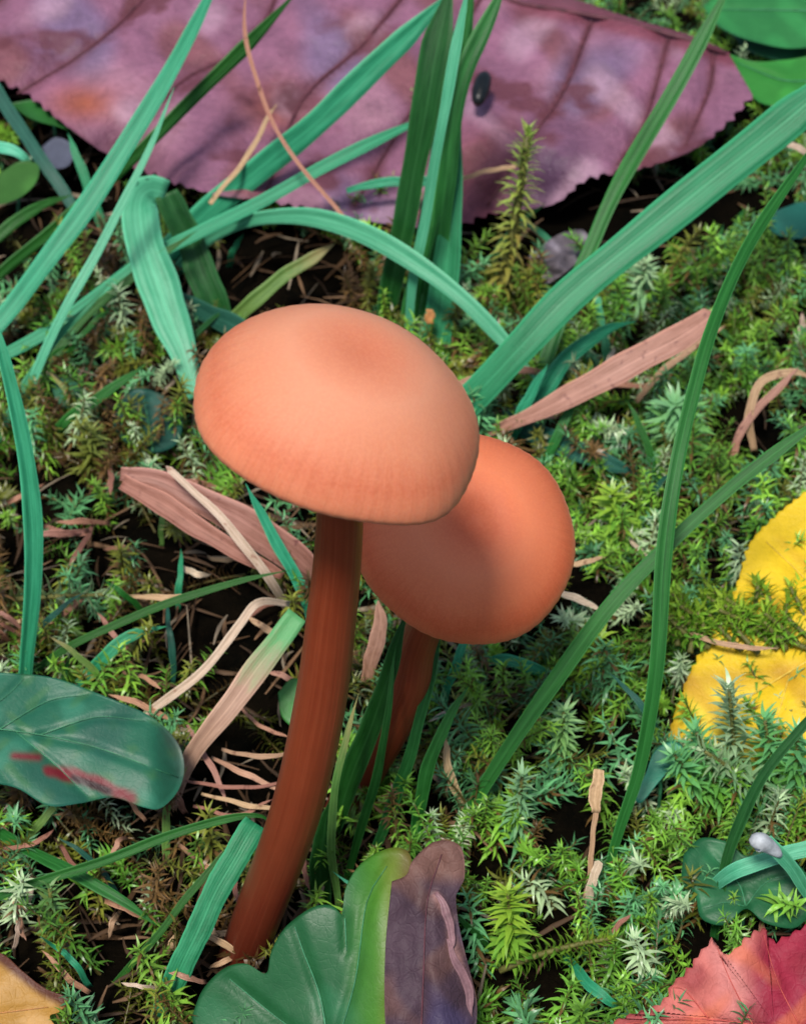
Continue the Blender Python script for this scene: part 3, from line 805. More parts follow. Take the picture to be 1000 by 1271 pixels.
# upright clump
CL = 'upright grass clump behind the big cap'
g('darkest and widest upright blade of the tight clump behind the big cap', [(474, 418, -.1), (492, 330, 1.6), (510, 230, 3.2), (533, 110, 5.0), (560, -20, 6.6)], [26, 34, 38, 44, 44], 'deep', twist=18)
g('inner upright blade with a bright edge in the tight clump behind the big cap', [(500, 430, -.1), (520, 330, 1.6), (542, 220, 3.1), (562, 100, 4.7), (586, -20, 6.2)], [28, 30, 30, 32, 36], 'mid', twist=-22)
g('slim upright blade in front of the tight clump behind the big cap', [(505, 440, .0), (512, 350, 1.7), (530, 260, 3.2), (552, 140, 5.1), (580, -20, 7.1)], [12, 14, 15, 16, 16], 'pale', twist=25)
g('upright blade leaning out at the top of the tight clump', [(522, 440, -.1), (540, 330, 1.5), (552, 230, 3.0), (570, 110, 4.6), (626, -20, 6.1)], [26, 30, 28, 28, 32], 'mid', twist=-10)
rb = g('blue-green upright blade with a rusty spot at its foot', [(540, 455, -.1), (548, 380, .9), (558, 290, 2.1), (562, 200, 3.2), (566, 110, 4.3), (570, 40, 5.0)], [40, 42, 36, 28, 18, 8], 'teal', twist=10)
ribbon('rusty_spot', [(533, 402, .95), (533, 393, 1.08), (534, 384, 1.2)], [8, 13, 8], 'rust', rb, n=10, tip=False)
# big right blade
g('very wide blue-green blade slanting down behind the caps', [(480, 590, .0), (545, 530, .9), (592, 488, 1.6), (650, 428, 2.4), (720, 356, 3.2), (850, 250, 4.3), (1000, 128, 5.5), (1080, 60, 6.2)], [34, 44, 48, 54, 58, 58, 56, 50], 'teal', twist=6, fold=.15, n=48)
g('straight green stalk crossing under the very wide blade', [(640, 552, -.1), (662, 490, .6), (692, 408, 1.4), (728, 322, 2.2), (764, 238, 3.1), (830, 122, 4.5), (896, 0, 5.8), (915, -40, 6.2)], [20, 22, 22, 22, 24, 24, 22, 18], 'mid', twist=15, fold=.4)
g('tall bent blade rising beside the three-lobed weed past the yellow leaf', [(742, 1118, -.1), (768, 1032, 1.0), (795, 950, 2.0), (814, 830, 3.4), (823, 690, 4.7), (838, 580, 5.6), (860, 480, 6.2), (886, 396, 6.6), (930, 302, 6.9), (1000, 196, 7.2), (1040, 140, 7.4)], [9, 17, 21, 24, 24, 22, 21, 20, 20, 19, 14], 'mid', twist=-14, n=56)
g('long blade crossing the tall bent blade, pointing beyond the yellow leaf', [(548, 1056, -.1), (566, 1032, .3), (612, 960, 1.2), (680, 858, 2.3), (752, 758, 3.3), (822, 682, 3.9), (900, 610, 4.5), (1000, 535, 5.2), (1060, 495, 5.6)], [16, 20, 23, 24, 24, 22, 20, 18, 14], 'mid', twist=10, n=48)
g('short dark blade arcing up over the three-lobed weed', [(885, 1172, .0), (892, 1120, .7), (908, 1050, 1.5), (942, 970, 2.4), (1000, 896, 3.2), (1040, 860, 3.6)], [12, 15, 17, 16, 15, 10], 'deep', twist=18)
g('stiff upright pale-edged blade standing over the oval leaf', [(28, 880, -.1), (32, 838, .8), (40, 740, 2.2), (40, 640, 3.4), (22, 520, 4.7), (2, 430, 5.6), (-15, 370, 6.1)], [20, 23, 27, 27, 24, 20, 12], 'teal', twist=-12, fold=.45)
# lower left
g('thin arching blade curving to the foot of the tall stem', [(-60, 1150, .2), (0, 1112, .9), (100, 1078, 1.35), (200, 1040, 1.75), (282, 1016, 2.0), (325, 1014, 1.95), (344, 1030, 1.6)], [12, 14, 14, 14, 14, 13, 9], 'mid', twist=-10, fold=.4)
g('dull short blade crossing beneath the thin arching blade', [(-40, 1005, .1), (0, 1034, .5), (80, 1078, .85), (140, 1112, .8), (195, 1148, .5)], [14, 17, 18, 17, 10], 'mid', twist=16)
g('fine blade leaning along the torn blunt blade', [(142, 1222, .0), (185, 1172, .6), (240, 1105, 1.2), (305, 1030, 1.8)], [9, 11, 11, 6], 'mid')
g('torn blunt blue-green blade near the foot of the tall stem', [(196, 1262, .2), (222, 1205, .9), (262, 1120, 1.6), (300, 1052, 2.1), (318, 1022, 2.25)], [22, 36, 40, 38, 40], 'teal', tip=False, ragged=.07, twist=-6, fold=.12)
g('thin blade reaching from the oval leaf to the tall stem', [(30, 842, .3), (85, 805, .9), (160, 768, 1.4), (250, 734, 1.9), (360, 708, 2.3)], [10, 12, 12, 11, 5], 'mid', twist=10)
g('short blue-green blade just above the oval leaf', [(95, 850, .2), (128, 818, .8), (165, 788, 1.1), (208, 776, 1.25)], [14, 20, 18, 4], 'teal')
g('short pointed blade beside the stiff upright blade', [(45, 560, .1), (75, 528, .6), (120, 496, 1.1), (182, 450, 1.7)], [10, 15, 16, 4], 'mid', twist=8)
g('slim blue-green blade passing behind the tall stem', [(398, 800, .0), (380, 745, .7), (352, 690, 1.4), (326, 640, 2.0), (305, 600, 2.5)], [16, 19, 18, 15, 8], 'teal', twist=-8)
# between and around the stems
g('broad dark blade between the two stems', [(412, 1030, .2), (438, 960, 1.4), (466, 888, 2.5), (492, 800, 3.7), (505, 760, 4.2)], [26, 34, 32, 24, 12], 'deep', twist=10, fold=.4)
g('narrow bright-edged blade pressed against the tall stem', [(420, 1128, .0), (412, 1060, 1.0), (416, 985, 2.0), (428, 920, 2.8), (445, 860, 3.4)], [10, 12, 12, 10, 4], 'lime', twist=20)
g('thin blade in front of the smaller stem', [(428, 1100, .0), (448, 1030, 1.0), (468, 955, 2.0), (482, 880, 2.9), (492, 800, 3.7)], [10, 14, 13, 10, 4], 'mid', twist=-14)
g('green blade hugging the smaller stem under its cap', [(462, 1062, .0), (486, 1000, .8), (512, 930, 1.7), (532, 850, 2.6), (546, 790, 3.2)], [14, 18, 18, 15, 10], 'mid', twist=12)
g('yellowish-green blade rising beyond the withered leaf', [(512, 1070, .0), (518, 1010, .8), (534, 945, 1.6), (558, 890, 2.2), (580, 850, 2.6)], [12, 18, 20, 17, 8], 'mid', twist=-8)
g('small blade standing behind the smaller stem', [(548, 880, .2), (560, 840, .7), (574, 800, 1.2), (590, 760, 1.6)], [10, 13, 12, 6], 'teal')
g('dark wide-based blade hidden at the foot of the tall stem', [(398, 1128, .0), (398, 1080, .6), (402, 1030, 1.2), (410, 990, 1.7)], [30, 34, 26, 10], 'deep')
# pale pair bottom right
g('pale broad-ended blade over the three-lobed weed', [(860, 1118, .2), (905, 1086, 1.25), (955, 1066, 1.55), (1010, 1050, 1.75), (1050, 1040, 1.8)], [10, 22, 24, 24, 18], 'pale', twist=5)
ft = g('pale stalk with a fluffy grey tip crossing the pale broad-ended blade', [(1040, 1165, .2), (1005, 1112, 1.2), (972, 1066, 2.0), (945, 1040, 2.4)], [10, 16, 20, 24], 'pale', blunt=True, fold=.4)
fp = P(np.array([968., 956, 946, 938, 934]), np.array([1062., 1052, 1046, 1046, 1050]), np.array([2.1, 2.25, 2.4, 2.45, 2.4]))
ft['_b'] = [float(c) / U for c in ft.location]
tube('fluffy_tip', spline_3(fp, 14), np.array([.04, .07, .09, .10, .11, .12, .13, .14, .14, .14, .13, .11, .08, .03]), 'grey', ft, seg=10)
# assorted upper-left
g('dull blade sloping down beneath the mauve leaf edge', [(-20, 90, 1.9), (20, 150, 1.4), (62, 212, .9), (110, 290, .0)], [18, 20, 18, 14], 'dim')
g('short speckled blade under the steep blue-green blade', [(130, 290, .0), (112, 235, .8), (95, 195, 1.3), (84, 165, 1.6)], [13, 15, 13, 7], 'teal', twist=12)
g('curved pale blade end poking in below the dull sloping blade', [(-60, 160, .9), (-10, 178, 1.1), (25, 192, 1.0), (48, 215, .5)], [14, 17, 15, 6], 'pale')
g('flat green blade low under the leaning blades', [(-50, 330, .3), (0, 290, .7), (40, 262, .9), (90, 240, .9)], [14, 18, 16, 6], 'mid')
g('round yellowish-green stem under the arching blade', [(270, 412, .0), (305, 382, .6), (350, 345, 1.1), (415, 302, 1.6)], [20, 22, 21, 14], 'lime', fold=.5)
g('dull wide blade showing behind the big cap', [(205, 362, .3), (250, 386, .7), (300, 410, .9), (350, 450, .6)], [16, 30, 34, 24], 'dim')
g('narrow blade leaning on the bent-double blade', [(40, 480, .0), (100, 400, .9), (155, 350, 1.5), (225, 300, 2.0), (245, 288, 2.1)], [10, 13, 14, 12, 6], 'mid', twist=10)
g('fine blade between the stiff upright blade and the leaning blades', [(-10, 560, .2), (20, 500, .8), (70, 420, 1.5), (140, 350, 2.1)], [10, 12, 12, 5], 'teal')
g('horizontal bluish blade end lying on the mauve leaf', [(430, 236, 1.75), (470, 228, 1.85), (520, 225, 1.95), (570, 222, 2.0)], [8, 14, 15, 14], 'teal', tip=False)
# behind caps / right
g('curled bluish blade below the very wide blade', [(640, 540, .1), (668, 498, .8), (700, 448, 1.4), (745, 412, 1.7), (790, 398, 1.6)], [20, 28, 26, 18, 6], 'teal', twist=-20)
g('short pale upright shoot above the dry mauve blade', [(752, 450, .2), (750, 420, .7), (744, 392, 1.1), (740, 368, 1.4)], [12, 12, 11, 9], 'pale', blunt=True)
g('dark shaded blade behind the smaller cap', [(620, 520, .2), (680, 545, .5), (740, 568, .6), (790, 590, .3)], [26, 32, 30, 16], 'dim')  # duller grass colour carries the shadow behind the cap
g('slender bright blade by the smaller cap', [(668, 592, .0), (690, 545, .7), (712, 500, 1.2), (735, 452, 1.7)], [12, 14, 13, 9], 'mid', twist=8)
g('small pointed blade above the smaller cap', [(632, 552, .1), (645, 520, .8), (662, 480, 1.4), (680, 452, 1.8)], [14, 18, 15, 5], 'teal')
g('thin upright blade in the moss between the smaller cap and the tall bent blade', [(826, 620, .0), (808, 570, .8), (790, 520, 1.4), (780, 500, 1.6)], [9, 12, 11, 5], 'mid')
g('blue-green blade in the moss below the smaller cap', [(700, 850, .1), (660, 830, .5), (620, 818, .6), (575, 830, .3)], [12, 18, 16, 6], 'teal')
g('pale blade poking out beside the very wide blade', [(1030, 200, 3.6), (985, 182, 3.5), (960, 172, 3.45)], [8, 10, 7], 'whitestraw', blunt=True)
g('blunt blade low in the moss below the tan bud', [(700, 1185, .1), (725, 1215, .5), (752, 1240, .5), (775, 1256, .2)], [10, 16, 16, 8], 'teal')

# a sprinkle of fine short blades, told apart only by where they stand
r2 = random.Random(11)
for k in range(46):
    px = r2.uniform(-20, 1010); py = r2.uniform(330, 1260)
    if 200 < px < 740 and 370 < py < 1180: px = px + 540 if px > 470 else px - 230
    L = r2.uniform(40, 120); a = r2.uniform(-1.1, 1.1)
    z0 = -.05
    pts = [(px, py, z0), (px + L * .35 * math.sin(a), py - L * .4, r2.uniform(.4, .7)), (px + L * .8 * math.sin(a), py - L * .75, r2.uniform(.6, 1.0)), (px + L * 1.2 * math.sin(a), py - L * .95, r2.uniform(.7, 1.2))]
    mt = r2.choice(['teal', 'mid', 'mid', 'deep', 'dim', 'lime'])
    hue = {'teal': 'blue-green', 'mid': 'green', 'deep': 'dark green', 'dim': 'dull bluish', 'lime': 'yellowish'}[mt]
    spots = {'the oval leaf': (60, 900), 'the folded brown blade': (200, 620), 'the stiff upright blade': (30, 600), 'the tan bud': (735, 1020), 'the withered leaf': (590, 1150), 'the yellow leaf': (880, 860), 'the dry mauve blade': (800, 470), 'the smaller cap': (720, 680), 'the red leaf': (840, 1180), 'the torn blunt blade': (230, 1150), 'the tan corner leaf': (60, 1210), 'the bent-double blade': (150, 420)}
    near = min(spots, key=lambda q: math.hypot(spots[q][0] - px, spots[q][1] - py))
    g('fine short %s grass blade in the moss near %s' % (hue, near), pts, [r2.uniform(5, 9), r2.uniform(7, 12), 8, 3], mt, group='fine short %s blades near %s' % (hue, near), n=16, twist=r2.uniform(-25, 25))

# ------------------------------------------------------------------ dry straw
def s(label, pts, w, mat='straw', name='dry_straw', cat='straw', **kw):
    return g(label, pts, w, mat, cat, name, **kw)
s('broad dry mauve blade pointing away from the smaller cap', [(585, 545, .4), (640, 522, 1.0), (690, 500, 1.4), (760, 464, 1.9), (830, 426, 2.3), (888, 388, 2.6)], [12, 20, 34, 44, 40, 30], 'mauve', name='dry_grass', cat='dry grass', blunt=True, twist=10, fold=.2)
s('thin pinkish straw slipping under the very wide blade', [(560, 478, 1.0), (600, 468, 1.2), (650, 458, 1.1), (690, 470, .7)], [8, 11, 11, 6], 'mauve')
fo = thing('dry_grass', P(np.array(400.), np.array(745.), np.array(-.05)), 'folded brown dry blade behind the tall stem', 'dry grass')
ribbon('near_half', [(152, 598, 2.1), (195, 622, 2.0), (250, 656, 1.8), (305, 690, 1.5), (350, 716, 1.1)], [20, 27, 25, 20, 10], 'brown', parent=fo, tip=False, twist=-10, fold=.25)
ribbon('far_half', [(410, 745, -.1), (380, 705, .8), (320, 660, 1.5), (255, 622, 1.9), (200, 596, 2.05), (150, 588, 2.1)], [24, 36, 42, 38, 26, 16], 'mauve', parent=fo, tip=False, twist=8, fold=.25)
s('pinkish white straw lying over the folded brown blade', [(362, 765, .1), (335, 718, 1.4), (285, 655, 2.2), (240, 610, 2.5), (206, 578, 2.6)], [12, 14, 13, 11, 9], 'whitestraw', blunt=True)
s('bleached straw bent at a knee above the half-dead blade', [(360, 750, 1.2), (322, 748, 1.7), (298, 772, 1.6), (262, 822, 1.3), (220, 860, 1.0), (176, 888, .6)], [9, 12, 13, 13, 13, 10], 'whitestraw', blunt=True, fold=.4)
s('wide half-dead blade with a green end leaning by the tall stem', [(212, 1010, -.1), (232, 950, .7), (262, 905, 1.4), (310, 842, 2.0), (350, 790, 2.4), (370, 764, 2.6)], [14, 22, 32, 36, 36, 34], 'greenbrown', tip=False, fold=.3, name='dry_grass', cat='dry grass')
s('thin yellowish stalk under the oval leaf tip', [(206, 1070, -.1), (206, 1020, .5), (214, 985, .9), (232, 950, 1.2)], [10, 12, 11, 9], 'lime')
s('hair-thin brown stalk dangling over the mauve leaf', [(432, 276, 2.55), (385, 222, 3.0), (345, 165, 3.5), (322, 105, 4.0), (304, 45, 4.5), (305, -20, 5.0)], [5, 6, 6, 6, 6, 5], 'brown', fold=.5)
s('fine straw lying across the mauve leaf middle', [(260, 252, 1.75), (300, 205, 2.0), (330, 150, 2.1), (345, 128, 2.2)], [6, 7, 7, 5], 'straw')
s('thin straw end beside the upright moss shoot', [(640, 205, 1.9), (600, 214, 1.85), (560, 224, 1.8)], [6, 7, 6], 'straw')
st = thing('seed_stalk', P(np.array(728.), np.array(1110.), np.array(-.1)), 'tan dried bud on a thin stalk standing in the moss', 'stalk')
ribbon('stalk', [(726, 1115, -.1), (734, 1060, .5), (738, 1005, 1.1)], [6, 6, 6], 'straw', parent=st, tip=False, fold=.5)
ribbon('bud', [(738, 1008, 1.1), (739, 985, 1.35), (743, 955, 1.65)], [10, 17, 12], 'straw', parent=st, tip=False, fold=.5, n=12)
s('bleached sheath at the foot of the tan bud', [(726, 1130, .0), (734, 1100, .5), (742, 1068, .9)], [8, 14, 12], 'whitestraw', blunt=True)
s('short straw stub beside the smaller cap', [(690, 702, .9), (722, 698, 1.0), (752, 692, .9)], [6, 8, 5], 'straw')
s('bleached straw stub under the smaller cap rim', [(680, 728, .8), (712, 742, 1.0), (748, 758, .9)], [8, 11, 6], 'whitestraw')
s('thin straw lying on the yellow leaf', [(815, 782, 1.15), (860, 790, 1.3), (905, 800, 1.35), (965, 806, 1.4)], [7, 8, 8, 5], 'straw')
s('rusty straw bent like a hook beyond the crossing blades', [(935, 560, .2), (928, 515, .9), (945, 475, 1.4), (982, 462, 1.5), (1010, 470, 1.3)], [8, 14, 12, 12, 8], 'straw')
s('reddish straw leaning on the rusty hooked straw', [(900, 575, .2), (925, 525, .8), (958, 490, 1.2), (990, 455, 1.6)], [8, 12, 12, 7], 'mauve')
s('straw poking from the dry mauve blade end', [(790, 500, .3), (820, 462, .8), (860, 430, 1.2), (900, 405, 1.6)], [8, 9, 10, 8], 'straw')
s('curled tan scrap behind the withered leaf', [(578, 1010, .2), (565, 980, .7), (555, 945, 1.1), (552, 915, 1.4)], [7, 13, 12, 7], 'straw')
s('tan straw upright behind the smaller stem', [(455, 850, .3), (462, 812, .8), (472, 775, 1.2), (470, 745, 1.5)], [16, 24, 22, 14], 'mauve')
# the mat of straw against the tall stem
mat_lines = [[(230, 968, .7), (290, 978, .9), (360, 970, .8)], [(250, 985, .6), (310, 1000, .75), (365, 1002, .6)], [(262, 940, .6), (300, 958, .9), (352, 985, .7)], [(240, 1000, .5), (290, 1012, .6), (340, 992, .7)], [(275, 930, .8), (330, 940, 1.0), (366, 930, .9)],
             [(232, 900, .9), (262, 950, .7), (282, 1000, .4)], [(300, 880, .9), (330, 905, .8), (360, 915, .7)]]
for k, ml in enumerate(mat_lines):
    s('pale tan straw matted against the foot of the tall stem', ml, [4, 6 + k % 3 * 2, 4], ['brown', 'straw', 'mauve'][k % 3], group='straws matted by the tall stem', n=16)
for k in range(70):
    zone = r2.random()
    if zone < .85: px, py = r2.uniform(-10, 380), r2.uniform(560, 1240)
    else: px, py = r2.uniform(560, 1000), r2.uniform(380, 1240)
    L = r2.uniform(30, 85); a = r2.uniform(0, math.tau)
    z = r2.uniform(.3, .8)
    pts = [(px - L * .6 * math.cos(a), py - L * .4 * math.sin(a), z - .25), (px, py + r2.uniform(-8, 8), z + .1), (px + L * .6 * math.cos(a), py + L * .4 * math.sin(a), z + r2.uniform(-.2, .3))]
    mt = r2.choice(['straw', 'whitestraw', 'brown', 'brown', 'mauve'])
    hue = {'straw': 'tan', 'whitestraw': 'bleached', 'brown': 'brown', 'mauve': 'pinkish'}[mt]
    spots = {'the oval leaf': (60, 900), 'the folded brown blade': (230, 630), 'the tall stem': (340, 850), 'the tan bud': (735, 1020), 'the withered leaf': (590, 1150), 'the yellow leaf': (880, 860), 'the dry mauve blade': (800, 470), 'the smaller cap': (700, 680), 'the red leaf': (840, 1180), 'the torn blunt blade': (230, 1150), 'the tan corner leaf': (60, 1210)}
    near = min(spots, key=lambda q: math.hypot(spots[q][0] - px, spots[q][1] - py))
    s('short %s straw scrap in the moss near %s' % (hue, near), pts, [r2.uniform(4, 7), r2.uniform(6, 11), r2.uniform(3, 6)], mt, group='short %s straw scraps near %s' % (hue, near), n=12, twist=r2.uniform(-30, 30))

# ------------------------------------------------------------------ moss
def moss_shoot(L, nl, leaf, rs, bend, spread=1.0, droop=.5, wk=.085):
    """one shoot along +z: leaves as bent five-point blades. returns verts, faces, shade(0..1 up the stem)"""
    v = []; f = []; sh = []
    bx = rs.uniform(-1, 1) * bend; by = rs.uniform(-1, 1) * bend
    def st(t): return np.array([bx * t * t * L, by * t * t * L, L * t])
    for i in range(nl):
        t = (i + .5) / nl
        t = .12 + .88 * t
        a = i * 2.39996 + rs.uniform(-.35, .35)
        o = st(t)
        up = 1.15 * (t ** 4) + .35                       # leaves close up at the tip
        d = np.array([math.cos(a), math.sin(a), 0.0])
        s_ = np.array([-math.sin(a), math.cos(a), 0.0])
        ln = leaf * rs.uniform(.75, 1.2) * (1 - .35 * t ** 6)
        wd = ln * wk
        dirn = d * spread + np.array([0, 0, up]); dirn /= np.linalg.norm(dirn)
        curl = droop * (1 - .8 * t ** 3) * rs.uniform(.3, 1.4)
        p = o.copy(); b = len(v); sk = s_ * rs.uniform(-.3, .3)
        for q, (wq, lq) in enumerate(((.6, .33), (1.0, .33), (.55, .36))):
            v += [p - s_ * wd * wq, p + s_ * wd * wq + dirn * wd * .25 * q]
            p = p + dirn * ln * lq
            dirn = dirn + np.array([0, 0, -curl * .75]) + d * .15 + sk; dirn /= np.linalg.norm(dirn)
        v.append(p)
        f += [(b, b + 1, b + 3), (b, b + 3, b + 2), (b + 2, b + 3, b + 5), (b + 2, b + 5, b + 4), (b + 4, b + 5, b + 6)]
        sh += [t] * 7
    return np.array(v), np.array(f), np.array(sh), st

rs = random.Random(5)
protos = []
for k in range(14):
    L = rs.uniform(.9, 1.7)
    protos.append(moss_shoot(L, int(42 * L), rs.uniform(.24, .38), rs, .4, rs.uniform(.8, 1.3), rs.uniform(.7, 2.0)))
def shoot_stem(L, bend_st):
    v = []; f = []
    for i in range(4):
        c = bend_st(i / 3 * .95); r = .035 * (1 - .2 * i)
        for j in range(4):
            v.append(c + np.array([math.cos(j * math.pi / 2) * r, math.sin(j * math.pi / 2) * r, 0]))
    for i in range(3):
        for j in range(4):
            a = i * 4 + j; b = i * 4 + (j + 1) % 4
            f += [(a, b, b + 4), (a, b + 4, a + 4)]
    return np.array(v), np.array(f)

def proj(p):
    d = p - CAM; z = d @ FWD
    return np.array([W / 2 + F * (d @ RIGHT) / z, H / 2 - F * (d @ UP) / z])

LIME = np.array([.34, .52, .05]); GREEN = np.array([.13, .36, .04]); TEAL = np.array([.14, .42, .17]); OLIVE = np.array([.15, .17, .022]); BROWN = np.array([.15, .085, .028]); PALE = np.array([.42, .58, .32])
# dark hollows: moss thinned so near-black soil stands in for deep shade (centre px, radii px, strength)
HOLLOWS = [(650, 310, 95, 55, 1.25), (840, 255, 130, 48, 1.25), (345, 345, 105, 60, 1.2), (95, 220, 80, 80, 1.0), (740, 905, 40, 40, .7), (620, 1020, 35, 25, .6), (940, 520, 40, 30, .7), (330, 560, 60, 30, .5), (700, 880, 35, 30, .5), (740, 930, 40, 30, .6), (900, 560, 35, 25, .5), (800, 740, 35, 25, .6), (760, 1120, 40, 25, .5), (180, 780, 60, 40, .5), (90, 640, 50, 40, .5), (600, 1180, 25, 50, .4), (400, 1270, 170, 90, .95), (500, 1330, 140, 90, .9), (345, 330, 95, 62, .97), (700, 270, 150, 55, 1.25), (860, 220, 70, 40, .9), (90, 250, 60, 70, .7), (310, 640, 60, 55, .85), (215, 690, 60, 50, .75), (300, 990, 90, 70, .75),
           (300, 850, 70, 70, .7), (120, 930, 60, 40, .3), (310, 1180, 90, 60, .9), (430, 1040, 60, 50, .8), (700, 720, 45, 40, .7), (600, 900, 40, 40, .3), (880, 1180, 60, 30, .6), (620, 1010, 50, 35, .4), (960, 500, 60, 35, .6), (700, 1150, 60, 50, .5), (280, 740, 60, 40, .6), (470, 100, 500, 110, .96), (520, 960, 60, 60, .5), (820, 1040, 30, 30, .4)]
def moss_field():
    V = []; Fc = []; Cc = []; off = 0
    n_try = 17500
    xs = rng.uniform(-15, 27, n_try); ys = rng.uniform(-9, 36, n_try)
    for x, y in zip(xs, ys):
        zg = float(ground_h(x, y))
        px, py = proj(np.array([x, y, zg + .5]))
        inside = -120 < px < 1120 and -60 < py < 1390
        if not inside and rng.random() < .72: continue
        patch = math.sin(x * 1.1 + 1.7 * math.sin(y * .7)) * math.cos(y * 1.05 + 1.3 * math.sin(x * .8))
        keep = (.60 if px < 430 else .95) + .38 * patch - (.02 if px < 430 else 0)
        for hx, hy, rx, ry, st_ in HOLLOWS:
            keep -= st_ * math.exp(-(((px - hx) / rx) ** 2 + ((py - hy) / ry) ** 2) ** 2)
        if rng.random() > keep: continue
        v, f, sh, st = protos[rng.integers(len(protos))]
        sc = rng.uniform(.65, 1.1)
        lean = rng.normal(0, .55) if rng.random() < .8 else rng.choice([-1, 1]) * rng.uniform(1.0, 1.45)
        R = np.array(Matrix.Rotation(rng.uniform(0, 6.283), 3, 'Z') @ Matrix.Rotation(lean, 3, 'X') @ Matrix.Rotation(rng.uniform(0, 6.283), 3, 'Z'))
        o = np.array([x, y, zg - .05 + (.25 if abs(lean) > .95 else 0) * rng.random()])
        # kind of moss: lush to the right, sparse and brownish to the left
        right = float(sstep(-1.0, 6.0, np.array([x - .12 * y]))[0])
        t = rng.random()
        if t < .30 + .27 * right: base = GREEN * (1 - .5 * rng.random()) + LIME * .5 * rng.random()
        elif t < .46 + .37 * right: base = TEAL * rng.uniform(.6, 1.1)
        elif t < .51 + .42 * right: base = PALE * rng.uniform(.8, 1.25)
        elif t < .80 + .19 * right: base = OLIVE * rng.uniform(.8, 1.5)
        else: base = BROWN * rng.uniform(.7, 1.3)
        vv = v * sc @ R.T + o
        col = base[None] * (1 + .25 * rng.standard_normal(len(sh) // 7).repeat(7)[:, None].clip(-1.5, 1.8))
        dry = (rng.random(len(sh) // 7) < .2 * (1 - sh[::7])).repeat(7)
        col[dry] = BROWN * 1.1
        V.append(vv); Fc.append(f + off); Cc.append(col); off += len(vv)
        sv, sf = shoot_stem(1, st)
        V.append(sv * sc @ R.T + o); Fc.append(sf + off); Cc.append(np.tile(np.array([.12, .10, .03]), (len(sv), 1))); off += len(sv)
    V = np.vstack(V); Fc = np.vstack(Fc); Cc = np.vstack(Cc).clip(.003, .8)
    o = big_mesh('moss', V, Fc, Cc, M['moss'])
    tag(o, 'spiky green moss carpet with starry leaf tips', 'moss', None, 'stuff')

def big_mesh(name, V, Fc, Cc, mat, parent=None, base=np.zeros(3)):
    me = bpy.data.meshes.new(name)
    me.vertices.add(len(V)); me.vertices.foreach_set('co', ((V - base) * U).astype(np.float32).ravel())
    n, k = Fc.shape
    me.loops.add(n * k); me.loops.foreach_set('vertex_index', Fc.astype(np.int32).ravel())
    me.polygons.add(n); me.polygons.foreach_set('loop_start', np.arange(0, n * k, k, dtype=np.int32))
    me.update(calc_edges=True)
    at = me.color_attributes.new('Col', 'FLOAT_COLOR', 'POINT')
    c4 = np.ones((len(V), 4), np.float32); c4[:, :3] = Cc
    at.data.foreach_set('color', c4.ravel())
    me.materials.append(mat)
    o = bpy.data.objects.new(name, me); scene.collection.objects.link(o)
    if parent is not None: o.parent = parent
    else: o.location = Vector(base * U)
    return o
moss_field()

# moss shoots that stand out singly
def hero_shoot(label, root, tip, leaf_px, nl, colA, colB, z_root=-.05, z_tip=1.5, group=None, seed=1, sag=0.0, spread=1.0, droop=.6, stem_k=1.0):
    a = P(np.array(float(root[0])), np.array(float(root[1])), np.array(z_root)); b = P(np.array(float(tip[0])), np.array(float(tip[1])), np.array(z_tip))
    L = np.linalg.norm(b - a); rs_ = random.Random(seed)
    v, f, sh, st = moss_shoot(L, int(nl * 1.7), 1.1 * leaf_px / pxu(b), rs_, .12, spread * 1.25, droop, .11)
    end = st(1.0); q = Vector(end).rotation_difference(Vector(b - a)); R = np.array(q.to_matrix())
    t = thing('moss_shoot', a, label, 'moss', group)
    f2 = np.random.default_rng(seed)
    fr = (sh[::7] + f2.normal(0, .18, len(sh) // 7)).clip(0, 1).repeat(7)
    c = colA[None] * (1 - fr[:, None]) + colB[None] * fr[:, None]
    lv = big_mesh('leaves', v @ R.T + a, f, c, M['moss'], t, a)
    lv['kind'] = 'stuff'
    sp = np.array([st(x) for x in np.linspace(0, .96, 12)]) @ R.T + a
    tube('stem', sp, np.linspace(.055, .03, 12) * stem_k, 'mosstem', t, seg=7)
H_ = hero_shoot
H_('tall upright moss shoot with a reddish foot in front of the mauve leaf', (615, 385), (655, 160), 30, 95, np.array([.30, .25, .05]), np.array([.36, .52, .10]), z_tip=3.6, seed=3, stem_k=2.2, spread=.8, droop=.9)
H_('pale upright moss shoot standing against the yellow leaf', (912, 1010), (903, 850), 32, 80, np.array([.12, .30, .10]), np.array([.45, .62, .38]), z_tip=2.3, seed=4, spread=.8)
r3 = random.Random(21)
for k in range(40):
    rx_, ry_ = r3.uniform(835, 1015), r3.uniform(768, 812)
    H_('lime moss sprig lying across the middle of the yellow leaf', (rx_ + r3.uniform(-15, 35), ry_), (rx_ + r3.uniform(-50, 10), ry_ - r3.uniform(28, 58)), r3.uniform(20, 27), 20, GREEN * 1.2, LIME * r3.uniform(.8, 1.3), z_root=1.12, z_tip=r3.uniform(1.35, 1.65), seed=140 + k, group='moss sprigs across the yellow leaf', spread=.9)
for k, (a_, b_) in enumerate([((900, 1010), (862, 905)), ((955, 1000), (948, 890)), ((890, 1000), (835, 935)), ((985, 1005), (990, 905))]):
    H_('bluish moss shoot standing along the lower edge of the yellow leaf', a_, b_, 30, 50, GREEN, TEAL * 1.1, z_root=-.05, z_tip=1.7, seed=50 + k, group='moss shoots along the yellow leaf edge')
H_('moss sprig lying over the lower edge of the yellow leaf', (985, 990), (870, 930), 30, 50, TEAL, PALE * .8, z_root=.2, z_tip=1.5, seed=6)
H_('whitish moss sprig lying flat beside the stiff upright blade', (-20, 748), (135, 738), 26, 46, np.array([.20, .26, .06]), PALE, z_root=.6, z_tip=1.1, seed=7)
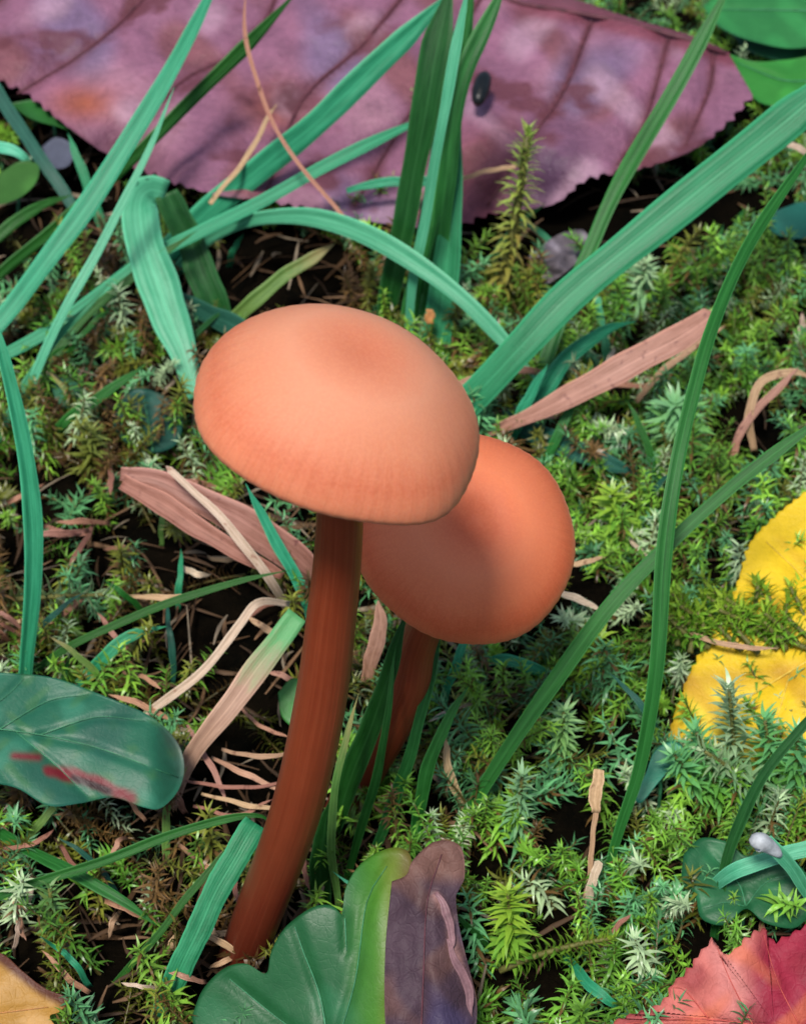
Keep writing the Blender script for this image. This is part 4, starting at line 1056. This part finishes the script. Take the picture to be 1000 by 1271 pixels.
H_('star-topped moss shoot beneath the dry mauve blade', (842, 560), (836, 500), 40, 46, GREEN, np.array([.20, .45, .20]), z_tip=1.4, seed=8)
H_('leaning lime moss shoot under the crossing blades', (700, 860), (745, 790), 30, 40, GREEN, LIME, z_tip=1.2, seed=9)
H_('bluish moss shoot between the withered leaf and the tan bud', (640, 1060), (648, 960), 26, 52, TEAL * .8, np.array([.30, .52, .26]), z_tip=1.6, seed=10)
H_('bushy lime moss shoot close to the withered leaf', (635, 1200), (630, 1105), 34, 56, GREEN, LIME, z_tip=1.5, seed=12)
H_('olive moss shoot beneath the short pointed blade', (110, 600), (112, 535), 28, 40, OLIVE, np.array([.20, .25, .05]), z_tip=1.2, seed=13)
H_('pale moss shoot below the oval leaf', (60, 1180), (62, 1100), 26, 36, OLIVE, np.array([.15, .33, .10]), z_tip=1.2, seed=14)
H_('drooping moss sprig below the tan bud', (620, 1205), (760, 1165), 26, 56, GREEN, LIME, z_root=.2, z_tip=.9, seed=15)
H_('bright moss tuft below the smaller cap', (690, 960), (700, 880), 27, 54, GREEN, np.array([.34, .58, .24]), z_tip=1.5, seed=16)
H_('leafy moss shoot beyond the crossing blades', (770, 680), (760, 610), 30, 46, GREEN, LIME, z_tip=1.4, seed=17)
H_('frilly pale moss shoot under the very wide blade', (790, 390), (800, 325), 26, 46, TEAL, PALE, z_tip=1.4, seed=18)

# dry thatch down between the shoots
def thatch():
    V = []; Fc = []; Cc = []; off = 0
    for k in range(2600):
        x = rng.uniform(-9, 19) if k % 3 == 0 else rng.uniform(-8, 4); y = rng.uniform(-6, 30); z = float(ground_h(x, y)) + rng.uniform(.05, .45)
        L = rng.uniform(.4, 1.6); a = rng.uniform(0, 6.283); up = rng.normal(0, .25); w = rng.uniform(.015, .05)
        d = np.array([math.cos(a), math.sin(a), up]); s_ = np.array([-d[1], d[0], rng.normal(0, .4)])
        cv = rng.normal(0, .15); pts = []
        for i in range(5):
            t = i / 4 - .5
            p = np.array([x, y, z]) + d * L * t + s_ * cv * t * t * 4 * L * .5 + np.array([0, 0, -.15 * t * t * L])
            ww = w * (1 - abs(t) * 1.3)
            pts += [p - s_ * ww, p + np.array([0, 0, ww * .8]), p + s_ * ww]
        V.append(np.array(pts))
        q = []
        for i in range(4):
            b = off + i * 3
            q += [(b, b + 1, b + 4), (b, b + 4, b + 3), (b + 1, b + 2, b + 5), (b + 1, b + 5, b + 4)]
        Fc.append(np.array(q)); off += 15
        t = rng.random()
        c = np.array([.30, .17, .09]) if t < .3 else (np.array([.14, .075, .035]) if t < .75 else np.array([.48, .38, .27]))
        Cc.append(np.tile(c * rng.uniform(.15, .6), (15, 1)))
    o = big_mesh('dry_thatch', np.vstack(V), np.vstack(Fc), np.vstack(Cc), M['thatch'])
    tag(o, 'brown dead plant fibres tangled between the moss shoots', 'thatch', None, 'stuff')
thatch()

for o in TMP:
    if '_b' in o.keys(): del o['_b']
